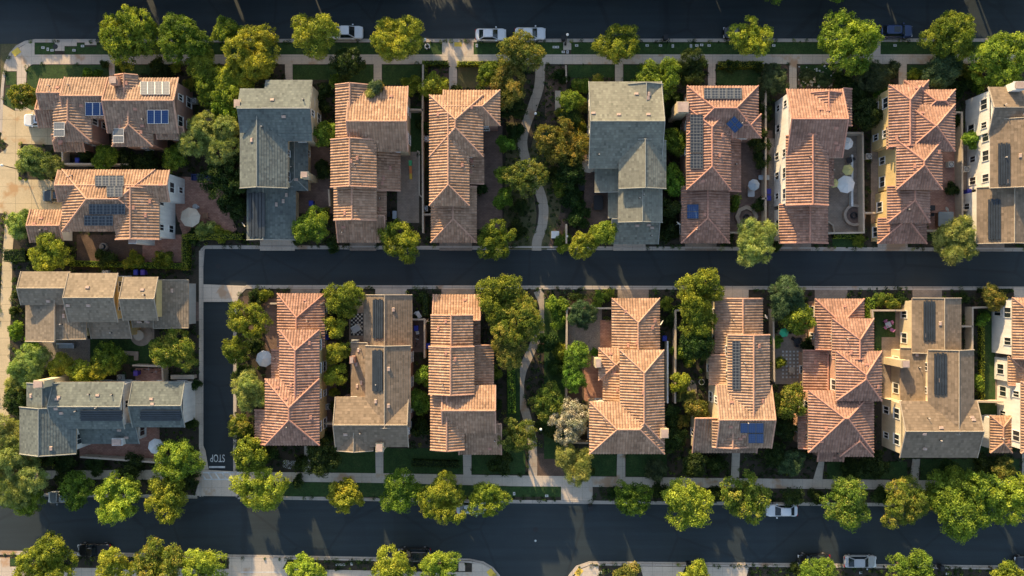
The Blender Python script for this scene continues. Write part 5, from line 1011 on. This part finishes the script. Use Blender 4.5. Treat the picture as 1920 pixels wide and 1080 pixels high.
for a in [(1056, 73, 'plastic_black', 'black bin at the kerb of the top street, by the square concrete pad'), (1247, 72, 'plastic_black', 'black bin at the kerb of the top street, right of the green street tree'), (1107, 951, 'plastic_black', 'black bin on the bottom street near the yellow tactile pad'), (1291, 1058, 'plastic_black', 'black bin at the bottom kerb, left of the small tree at the edge'),
  (1316, 1056, 'plastic_black', 'black bin at the bottom kerb, right of the small tree at the edge'), (1763, 1063, 'plastic_black', 'black bin at the bottom kerb right of the silver sedan'), (149, 302, 'plastic_blue', 'blue bin in the yard below the corner house'), (258, 511, 'plastic_blue', 'blue bin above the tan shingled house, left of two'), (271, 511, 'plastic_purple', 'purple blue bin above the tan shingled house, right of two'),
  (258, 699, 'plastic_purple', 'purple bin beside the bicycle yard'), (1439, 360, 'plastic_blue', 'blue bin by the white wall, upper of two'), (1439, 372, 'plastic_blue', 'blue bin by the white wall, lower of two'), (1813, 360, 'plastic_blue', 'blue bin beside the right edge white wall'), (1812, 371, 'plastic_purple', 'purple bin just below the blue one at the right edge wall'),
  (1245, 634, 'plastic_blue', 'blue bin right of the fourth lower garage'), (803, 648, 'plastic_blue', 'blue bin left of the striped terracotta house'), (781, 615, 'plastic_blue', 'blue bin in the bicycle yard'), (613, 632, 'plastic_blue', 'blue bin right of the first lower garage'), (585, 382, 'plastic_blue', 'blue bin right of the first upper garage'), (728, 402, 'plastic_black', 'dark bin right of the second upper garage')]: bin_(*a)
def lamp(u, v, label, h=4.2, z=.12):
    r = empty('street_lamp', (X(u, h), Y(v, h), z), label, 'lamp'); m = MB(); m.lathe((0, 0, 0), [(.0, 0), (.18, 0), (.17, .35), (.08, .5), (.055, h-.5), (.09, h-.35), (.12, h-.3)], 'metal_dark', 10); m.build('post', r)
    m = MB(); m.lathe((0, 0, h-.3), [(.1, 0), (.18, .1), (.2, .22), (.15, .36), (.001, .42)], 'lamp_globe', 12); m.build('globe', r)
for a in [(797, 74, 'round globe street lamp on the top street right of the pale yellow tree'), (1064, 65, 'round globe street lamp above the black bin on the top street'), (1004, 213, 'street lamp beside the upper park path', 3.6), (4, 310, 'street lamp at the left edge between the driveways', 4.5), (1063, 443, 'short globe light at the wall near the middle road', 1.6), (1014, 805, 'street lamp beside the lower park path', 3.6)]: lamp(*a)
def parasol(u, v, r, mat, label, n=8, h=2.5):
    Rw = r/F*(CH-h); ro = empty('parasol', (X(u, h), Y(v, h), .14), label, 'parasol'); m = MB(); m.tube((0, 0, 0), (0, 0, h+.1), .03, .025, 'metal_dark', 8); m.build('pole', ro)
    m = MB()
    for k in range(n):
        a, b = k*2*PI/n+.2, (k+1)*2*PI/n+.2; A = (Rw*math.cos(a), Rw*math.sin(a), h-.45); Bb = (Rw*math.cos(b), Rw*math.sin(b), h-.45); mid = (Rw*.5*math.cos((a+b)/2), Rw*.5*math.sin((a+b)/2), h-.20)
        m.face([A, Bb, mid], mat); m.face([Bb, (0, 0, h+.08), mid], mat); m.face([(0, 0, h+.08), A, mid], mat)
        m.face([(A[0]*.99, A[1]*.99, h-.60), (Bb[0]*.99, Bb[1]*.99, h-.60), Bb, A], mat)
        m.tube((A[0], A[1], h-.44), (0, 0, h+.09), .016, .016, mat, 4, False)
    m.build('canopy', ro); m = MB(); m.lathe((0, 0, h+.06), [(.06, 0), (.07, .05), (.001, .12)], mat, 8); m.build('finial', ro); m = MB(); m.lathe((0, 0, 0), [(.001, .0), (.32, 0), (.30, .08), (.001, .1)], 'stone', 10); m.build('base', ro)
for a in [(355, 407, 19, 'canvas_beige', 'beige parasol on the brick patio'), (494, 673, 16, 'canvas_white', 'white parasol left of the lower hip roofed house'), (290, 838, 15, 'canvas_white', 'white parasol beside the round tree near the alley mouth'), (1104, 310, 14, 'canvas_beige', 'beige parasol left of the pale grey house'), (1590, 268, 12, 'canvas_white', 'off white parasol, topmost on the pale patio'),
  (1592, 318, 11, 'canvas_yellow', 'yellow green parasol in the middle of the pale patio', 6), (1588, 345, 17, 'canvas_white', 'largest white parasol on the pale patio'), (1566, 343, 9, 'canvas_yellow', 'small yellow parasol half hidden by the roof edge', 6), (1415, 346, 11, 'cushion', 'blue and cream parasol above the outdoor grill'), (1472, 624, 9, 'canvas_green', 'green parasol in the lower yard', 6)]: parasol(*a)
def ring_mb(r0, r1, z0, z1, mat, n=28):
    m = MB()
    for k in range(n):
        a, b = k*2*PI/n, (k+1)*2*PI/n; f = lambda r, t, z: (r*math.cos(t), r*math.sin(t), z)
        m.face([f(r0, a, z1), f(r1, a, z1), f(r1, b, z1), f(r0, b, z1)], mat); m.face([f(r1, a, z0), f(r1, b, z0), f(r1, b, z1), f(r1, a, z1)], mat); m.face([f(r0, b, z0), f(r0, a, z0), f(r0, a, z1), f(r0, b, z1)], mat)
    return m
def disc(m, r, z, mat, n=28, c=(0, 0)): m.prism([(c[0]+r*math.cos(k*2*PI/n), c[1]+r*math.sin(k*2*PI/n)) for k in range(n)], z-.05, z, mat)
# round fire pit of the solar house, curved bench pit of the pale patio, circular patio, pond ring, fountain
r = empty('fire_pit', (X(1398), Y(407), .15), 'octagonal sunken brick fire pit with a pale stone ring', 'fire pit'); ring_mb(1.15, 1.75, 0, .40, 'stone', 8).build('stone_ring', r); m = MB(); disc(m, 1.1, .08, 'brown_paver', 8); m.build('pit_floor', r); ring_mb(.3, .42, .08, .42, 'metal_dark', 12).build('fire_bowl', r)
r = empty('fire_pit', (X(1599), Y(404), .15), 'round seat wall with a dark centre at the foot of the pale patio', 'fire pit'); ring_mb(1.25, 1.65, 0, .5, 'stone').build('seat_wall', r); ring_mb(.35, .5, 0, .35, 'metal_dark', 12).build('fire_bowl', r); m = MB(); disc(m, 1.22, .07, 'brown_paver'); m.build('pit_floor', r)
r = empty('round_table', (X(266), Y(628), .14), 'round stone patio with a round table, right of the tan house', 'table'); m = MB(); disc(m, 1.65, .05, 'stone'); m.build('round_paving', r); m = MB(); m.lathe((0, 0, .05), [(.5, 0), (.12, .1), (.08, .68), (.75, .70), (.78, .76), (.001, .77)], 'canvas_beige', 20); m.build('tabletop', r)
m = ring_mb(.36, .44, .0, .12, 'plate_grey', 20); o = m.build('pond_ring', None, (X(1315), Y(716), .14)); tag(o, 'thin pale ring lying on the dark lawn beside the stone slab', 'ring')
m = MB(); m.prism([(1.0*math.cos(k*PI/10)*.7, 1.6*math.sin(k*PI/10)*.9) for k in range(20)], 0, .08, 'stone'); o = m.build('stone_slab', None, (X(1297), Y(730), .13)); tag(o, 'oval stone slab beside the thin pale ring', 'stone slab')
r = empty('fountain', (X(197), Y(463), .12), 'tiered round stone fountain below the solar panels of the brick patio house', 'fountain'); ring_mb(.44, .58, 0, .45, 'stone').build('basin', r); m = MB(); m.lathe((0, 0, 0), [(.3, 0), (.1, .1), (.08, .7), (.32, .8), (.30, .84), (.06, .82), (.05, 1.1), (.14, 1.18), (.001, 1.2)], 'stone', 14); m.build('pedestal', r); m = MB(); disc(m, .43, .36, 'window_glass', 20); m.build('water', r)
r = empty('barbecue_table', (X(372), Y(389), .16), 'shiny round table beside the beige parasol', 'table'); m = MB(); m.lathe((0, 0, 0), [(.25, 0), (.05, .05), (.04, .85), (.42, .9), (.40, .94), (.001, .95)], 'steel', 16); m.build('tabletop', r)
m = ring_mb(.28, .40, .0, .5, 'canvas_white', 16); o = m.build('planter_ring', None, (X(802), Y(89), .13)); tag(o, 'white ring shaped planter at the foot of the round globe lamp', 'planter')
def rbox(name, u, v, w, d, h, mat, label, cat, rz=0, z=.14, parts=None):
    """rounded box-like furniture with legs or lid"""
    r_ = empty(name, (X(u, h), Y(v, h), z), label, cat, None, rz); m = MB(); c = min(w, d)*.12
    p = [(-w/2+c, -d/2), (w/2-c, -d/2), (w/2, -d/2+c), (w/2, d/2-c), (w/2-c, d/2), (-w/2+c, d/2), (-w/2, d/2-c), (-w/2, -d/2+c)]
    m.prism(p, h-.14, h, mat); m.build('top', r_); return r_
def legs(r_, w, d, h, mat):
    for sx in (-1, 1):
        for sy in (-1, 1): m = MB(); m.tube((sx*(w/2-.08), sy*(d/2-.08), 0), (sx*(w/2-.08), sy*(d/2-.08), h-.13), .035, .03, mat, 6); m.build('leg', r_)
def sofa(u, v, w, d, rz, fm, cm, label):
    r_ = empty('outdoor_sofa', (X(u, .4), Y(v, .4), .14), label, 'sofa', None, rz); m = MB(); m.box(-w/2, -d/2, .12, w/2, d/2, .32, fm); m.build('frame', r_); n = max(1, int(w/.65))
    for k in range(n): a = -w/2+.08+k*(w-.16)/n; m = MB(); m.box(a+.02, -d/2+.03, .325, a+(w-.16)/n-.02, d/2-.22, .46, cm); m.build('cushion', r_)
    m = MB(); m.box(-w/2, d/2-.18, .32, w/2, d/2, .82, fm); m.build('backrest', r_)
    for s in (-1, 1): m = MB(); m.box(s*(w/2+.003)-.06, -d/2-.003, .1, s*(w/2+.003)+.06, d/2+.003, .62, fm); m.build('armrest', r_)
    legs(r_, w, d, .24, fm)
sofa(382, 333, 3.3, .9, 0, 'navy', 'navy', 'long navy outdoor sofa with a pale cushion at the top of the brick patio'); sofa(125, 648, 2.4, .8, 0, 'steel', 'cushion', 'grey outdoor sofa on the paved yard of the tan house'); sofa(1377, 260, 1.0, .7, 0, 'wood', 'cushion', 'small outdoor seat with a red cushion at the top of the fire pit yard')
def chair(u, v, rz, mat, label, group=None):
    r_ = empty('garden_chair', (X(u, .45), Y(v, .45), .14), label, 'chair', group, rz); m = MB(); m.prism([(-.22, -.22), (.22, -.22), (.25, .2), (-.25, .2)], .40, .45, mat); m.build('seat', r_)
    m = MB(); m.prism([(-.25, .2), (.25, .2), (.22, .27), (-.22, .27)], .40, .9, mat); m.build('backrest', r_); legs(r_, .5, .46, .5, mat)
def table(u, v, w, d, rz, mat, label): r_ = rbox('garden_table', u, v, w, d, .74, mat, label, 'table', rz); legs(r_, w, d, .74, 'metal_dark')
table(1665, 609, .8, .8, .4, 'cushion', 'small table in the middle of the four pink chairs')
for u, v, a, w in ((1660, 603, 2.4, 'upper left'), (1672, 604, 1.0, 'upper right'), (1660, 614, 3.9, 'lower left'), (1671, 618, 5.4, 'lower right')): chair(u, v, PI-a, 'pink', 'pink garden chair, %s of four round the small table' % w, 'pink chairs on the lawn')
table(1494, 640, .9, .9, .3, 'metal_dark', 'dark outdoor table on the pale slab below the green parasol')
for u, v, a, w in ((1487, 635, 1, 'left'), (1500, 636, 2.5, 'right'), (1494, 648, 0, 'below')): chair(u, v, a, 'metal_dark', 'dark garden chair %s of the dark outdoor table' % w)
table(1745, 390, 1.2, .8, 0, 'metal_dark', 'dark table on the brick patio above the spa cover'); chair(1748, 403, 0, 'metal_dark', 'dark chair by the dark table on the brick patio'); table(385, 405, .8, .8, .2, 'wood', 'small wooden table right of the beige parasol'); chair(380, 418, 1, 'wood', 'wooden chair right of the beige parasol')
table(785, 590, .6, 1.1, .5, 'canvas_white', 'white table end above the bicycle yard') ; chair(781, 588, .8, 'canvas_white', 'white chair right of the pool heating mats'); chair(783, 624, .2, 'canvas_white', 'white chair in the bicycle yard')
table(1592, 300, .8, .8, .2, 'metal_dark', 'dark round table between the two upper parasols of the pale patio'); chair(1600, 298, 2, 'metal_dark', 'dark chair between the two upper parasols of the pale patio')
table(1090, 350, 1.0, 1.2, 0, 'metal_dark', 'dark square grill table left of the brown patio'); table(1122, 380, 1.4, 2.2, 0, 'metal_dark', 'dark garden table beside the pale grey house'); chair(1112, 385, 1.5, 'wood', 'wooden chair beside the dark garden table')
table(195, 823, 1.3, .7, 0, 'cushion', 'grey table below the solar mats of the blue grey house'); table(1408, 361, 1.0, 1.3, 0, 'steel', 'outdoor grill counter under the blue and cream parasol'); table(1432, 333, 1.6, .7, 0, 'cushion', 'grey counter right of the blue and cream parasol')
table(1484, 694, .9, .9, 0, 'stone', 'low square stone fire table on the stepping stones'); table(740, 403, .6, 1.2, 0, 'cushion', 'grey barbecue right of the second upper garage')
r = empty('spa_tub', (X(1773, 1), Y(411, 1), .16), 'square hot tub with a grey blue cover on the brick patio', 'hot tub'); m = MB(); m.box(-1.05, -1.0, 0, 1.05, 1.0, .85, 'wood'); m.build('tub', r); m = MB(); m.prism([(-1.12, -1.0), (-1.0, -1.1), (1.0, -1.1), (1.12, -1.0), (1.12, 1.0), (1.0, 1.1), (-1.0, 1.1), (-1.12, 1.0)], .853, .97, 'spa_cover'); m.box(-1.1, -.01, .97, 1.1, .01, .985, 'metal_dark'); m.build('cover', r)
# tiled play mat and scattered cushions, toy slide
r = empty('play_mat', (X(670), Y(608), .145), 'dark patterned tile mat under the white loungers left of the garage mats', 'mat'); m = MB()
m.box(-.95, -1.7, 0, .95, 1.7, .02, 'metal_dark')
for i in range(6):
    for j in range(11):
        if (i+j) % 2: m.box(-.9+i*.3, -1.65+j*.3, .02, -.66+i*.3, -1.41+j*.3, .028, 'plate_grey')
m.build('mat', r)
sofa(668, 616, 1.2, 1.0, .5, 'canvas_white', 'canvas_white', 'white lounger on the patterned mat'); sofa(667, 640, 1.0, .6, 0, 'canvas_white', 'canvas_white', 'white curved seat below the patterned mat')
r = empty('toy_slide', (X(770, .5), Y(318, .5), .16), 'green, orange and yellow toy slide on the pale side patio', 'toy'); m = MB(); m.prism([(-.22, .5), (.22, .5), (.25, 1.3), (-.25, 1.3)], .55, .75, 'toy_green'); m.build('platform', r)
m = MB(); m.face([(-.2, .5, .7), (-.2, -.6, .35), (.2, -.6, .35), (.2, .5, .7)], 'toy_orange'); m.face([(-.2, .5, .64), (.2, .5, .64), (.2, -.6, .29), (-.2, -.6, .29)], 'toy_orange'); m.build('chute', r); m = MB(); m.face([(-.2, -.6, .35), (-.2, -1.4, .08), (.2, -1.4, .08), (.2, -.6, .35)], 'toy_yellow'); m.face([(-.2, -.6, .29), (.2, -.6, .29), (.2, -1.4, .02), (-.2, -1.4, .02)], 'toy_yellow'); m.build('chute_end', r); legs(r, .4, .4, .6, 'toy_green')
def bike(u, v, rz, label):
    r_ = empty('bicycle', (X(u, .5), Y(v, .5), .14), label, 'bicycle', None, rz)
    for x in (-.52, .52):
        m = MB(); n = 16
        for k in range(n): a, b = k*2*PI/n, (k+1)*2*PI/n; m.tube((x+.33*math.cos(a), 0, .34+.33*math.sin(a)), (x+.33*math.cos(b), 0, .34+.33*math.sin(b)), .025, .025, 'rubber', 5, False)
        m.build('wheel', r_)
    m = MB()
    for a, b in (((-.52, 0, .34), (-.1, 0, .3)), ((-.1, 0, .3), (.38, 0, .8)), ((-.1, 0, .3), (-.2, 0, .85)), ((-.2, 0, .78), (.38, 0, .8)), ((-.52, 0, .34), (-.2, 0, .78)), ((.52, 0, .34), (.38, 0, .9))): m.tube(a, b, .025, .025, 'steel', 6)
    m.build('frame', r_); m = MB(); m.tube((.36, -.28, .95), (.36, .28, .95), .025, .025, 'steel'); m.build('handlebar', r_); m = MB(); m.prism([(-.32, -.08), (-.08, -.02), (-.08, .02), (-.32, .08)], .86, .92, 'rubber'); m.build('saddle', r_)
bike(278, 692, .1, 'bicycle in the walled yard, upper of two'); bike(292, 697, .2, 'bicycle in the walled yard, lower of two'); bike(356, 560, 1.4, 'bicycle at the right wall of the tan shingled house'); bike(782, 640, 1.3, 'bicycle in the yard left of the striped house')
def dish(u, v, z, a, label):
    r_ = empty('satellite_dish', (X(u, z), Y(v, z), z), label, 'satellite dish', None, a); m = MB(); m.tube((0, 0, -z+.1), (0, 0, 0), .03, .03, 'steel', 6); m.build('mast', r_)
    m = MB(); n = 14
    for k in range(n):
        t0, t1 = k*2*PI/n, (k+1)*2*PI/n; f = lambda rr_, t: (.12+rr_*rr_*.5, rr_*.45/.45*math.cos(t), rr_*math.sin(t)*.8+.15)
        m.face([(.06, 0, .15), (lambda q: (q[0]+.0, q[1], q[2]+.2))(f(.40, t0)), (lambda q: (q[0]+.0, q[1], q[2]+.2))(f(.40, t1))], 'fascia_white')
    m.build('reflector', r_); m = MB(); m.tube((.05, 0, .1), (.5, 0, .25), .015, .015, 'steel', 5); m.build('feed_arm', r_)
for a in [(456, 423, 3.0, .6, 'satellite dish right of the brick patio'), (1270, 421, 3.0, .9, 'satellite dish left of the fifth upper garage'), (1242, 606, 3.2, 2.6, 'satellite dish right of the fourth lower garage'), (1433, 595, 3.2, .5, 'satellite dish right of the brown tiled garage'), (803, 603, 3.0, 2.5, 'satellite dish left of the striped house'), (606, 571, 3.0, 2.2, 'satellite dish on the corner of the first lower garage'), (1771, 394, 1.6, .5, 'small white dish above the hot tub')]: dish(*a)
def acu(u, v, label):
    r_ = empty('air_conditioner', (X(u, .8), Y(v, .8), .13), label, 'air conditioner'); m = MB(); m.box(-.40, -.40, 0, .40, .40, .78, 'plate_grey'); m.build('casing', r_); ring_mb(.28, .34, .78, .82, 'metal_dark', 16).build('fan_ring', r_); m = MB()
    for k in range(5): a = k*2*PI/5; m.face([(0, 0, .805), (.26*math.cos(a), .26*math.sin(a), .80), (.26*math.cos(a+.7), .26*math.sin(a+.7), .812)], 'steel')
    m.build('fan', r_)
for a in [(363, 189, 'air conditioner in the side yard of the corner house'), (197, 512, 'air conditioner above the tan shingled house'), (616, 763, 'air conditioner between the first two lower houses'), (225, 708, 'air conditioner above the blue grey house'), (1629, 293, 'air conditioner beside the pale yellow wall'), (1873, 588, 'air conditioner in the long lawn by the white wall'), (1812, 317, 'air conditioner beside the right edge white wall'), (797, 391, 'air conditioner left of the long hip roof'), (799, 260, 'air conditioner in the strip left of the long hip roof'), (1783, 308, 'air conditioner on the brick patio')]: acu(*a)
r = empty('utility_box', (X(1041, 1), Y(440, 1), .14), 'pale green utility box beside the foot of the park path', 'utility box'); m = MB(); m.box(-.55, -.5, 0, .55, .5, .9, 'plate_grey'); m.build('cabinet', r); m = MB(); m.prism([(-.58, -.53), (.58, -.53), (.58, .53), (-.58, .53)], .9, .96, 'stucco_white'); m.box(-.4, -.2, .96, .4, .2, .985, 'toy_green') if False else None; m.build('lid', r)
# little meter lids in the park strips
PL = [(82, 90), (91, 93), (99, 95), (140, 95), (156, 87), (894, 86), (1039, 89), (1045, 89), (1056, 98), (1064, 98), (1081, 86), (1213, 86), (1238, 86), (1261, 87), (1306, 86), (1315, 85), (1329, 86), (1295, 87), (1450, 86), (1677, 86), (1025, 929), (1809, 931), (1125, 1072), (640, 1058), (645, 1058), (660, 1056), (1613, 1073), (1775, 1075), (1903, 1073), (964, 925), (633, 1058)]
mm = None
for i, (u, v) in enumerate(PL):
    if mm is None:
        m = MB(); m.prism([(-.24, -.17), (.24, -.17), (.24, .17), (-.24, .17)], .0, .03, 'plate_grey'); m.prism([(-.08, -.06), (.08, -.06), (.08, .06), (-.08, .06)], .03, .036, 'metal_dark'); mm = m.mesh('meter_lid')
    o = bpy.data.objects.new('meter_lid', mm); COL.objects.link(o); o.location = (X(u), Y(v), .15); o.rotation_euler.z = (i % 3-1)*.05+(PI/2 if i % 4 == 1 else 0)
    tag(o, 'small pale meter lid set in the grass strip beside a kerb', 'meter lid', 'meter lids in the grass strips')
for (u, v, lb) in ((105, 88, 'round manhole cover in the concrete notch at the top left'), (70, 18, 'small manhole in the top left of the street'), (409, 499, 'round manhole cover at the left end of the middle road'), (1004, 993, 'faint round manhole in the bottom street'), (1004, 1014, 'small pale valve cover in the bottom street')):
    m = MB(); disc(m, .38 if 'small' not in lb else .16, .0, 'metal_dark' if 'pale' not in lb else 'plate_grey', 18); ring = m.build('manhole_cover', None, (X(u), Y(v), .172 if v == 88 else .009)); tag(ring, lb, 'manhole cover')
# paved stepping stones, laundry, box
r = empty('stepping_stones', (X(1482), Y(680), .145), 'grid of pale stepping stones on the dark yard below the green parasol', 'stepping stones'); m = MB()
for i in range(5):
    for j in range(8): m.box(-1.3+i*.55, -2.3+j*.55, 0, -1.05+i*.55, -2.05+j*.55, .03, 'plate_grey')
m.build('stones', r)
rr_ = random.Random(5)
m = MB()
for k in range(60): x, y = X(rr_.uniform(1497, 1580)), Y(rr_.uniform(124, 162)); s = rr_.uniform(.08, .26); m.lathe((x, y, .12), [(s, 0), (s*.9, s*.5), (.001, s*.8)], 'plate_grey' if k % 3 else 'stone', 6, False)
o = m.build('rocks'); tag(o, kind='stuff'); o['label'] = 'pale rocks scattered over the dark yard of the white sided house'
m = MB()
for k in range(130): x, y = X(rr_.uniform(532, 558)), Y(rr_.uniform(862, 878)); s = rr_.uniform(.03, .07); m.lathe((x, y, .35+rr_.uniform(-.1, .1)), [(s, 0), (s*.7, s*.5), (.001, s*.6)], 'canvas_white', 5, False)
o = m.build('white_flowers'); tag(o, kind='stuff'); o['label'] = 'cloud of tiny white flowers in the first lower front yard'
# ------------------------------------------------------------------ light, sky, camera
EL, AZ = math.radians(SUN_EL if 'SUN_EL' in globals() else 14.6), math.radians(-21.5)
sd = Vector((math.sin(AZ)*math.cos(EL), math.cos(AZ)*math.cos(EL), math.sin(EL)))
L = bpy.data.lights.new('sun', 'SUN'); L.energy = 5.0; L.angle = math.radians(.6); L.color = (1.0, .72, .38)
lo = bpy.data.objects.new('sun', L); COL.objects.link(lo); lo.rotation_euler = (-sd).to_track_quat('-Z', 'Y').to_euler(); lo.location = sd*200
w = bpy.data.worlds.new('World'); scene.world = w; w.use_nodes = True; nt = w.node_tree
for n in list(nt.nodes): nt.nodes.remove(n)
sk = nt.nodes.new('ShaderNodeTexSky'); sk.sky_type = 'NISHITA'; sk.sun_disc = False; sk.sun_elevation = EL; sk.sun_rotation = AZ; sk.altitude = 100; sk.air_density = 1.0; sk.dust_density = 1.5; sk.ozone_density = 1.0
bg = nt.nodes.new('ShaderNodeBackground'); bg.inputs[1].default_value = .145; wo = nt.nodes.new('ShaderNodeOutputWorld'); hs = nt.nodes.new('ShaderNodeHueSaturation'); hs.inputs['Saturation'].default_value = .9; nt.links.new(sk.outputs[0], hs.inputs['Color']); nt.links.new(hs.outputs[0], bg.inputs[0]); nt.links.new(bg.outputs[0], wo.inputs[0])
cam = bpy.data.cameras.new('camera'); cam.sensor_width = 36; cam.lens = 36*F/1920; cam.clip_start = .5; cam.clip_end = 3000
co = bpy.data.objects.new('camera', cam); COL.objects.link(co); co.location = (0, 0, CH); scene.camera = co
vs = scene.view_settings; vs.view_transform = 'Standard'; vs.look = 'None'; vs.exposure = EXPO if 'EXPO' in globals() else 1.1; vs.gamma = 1
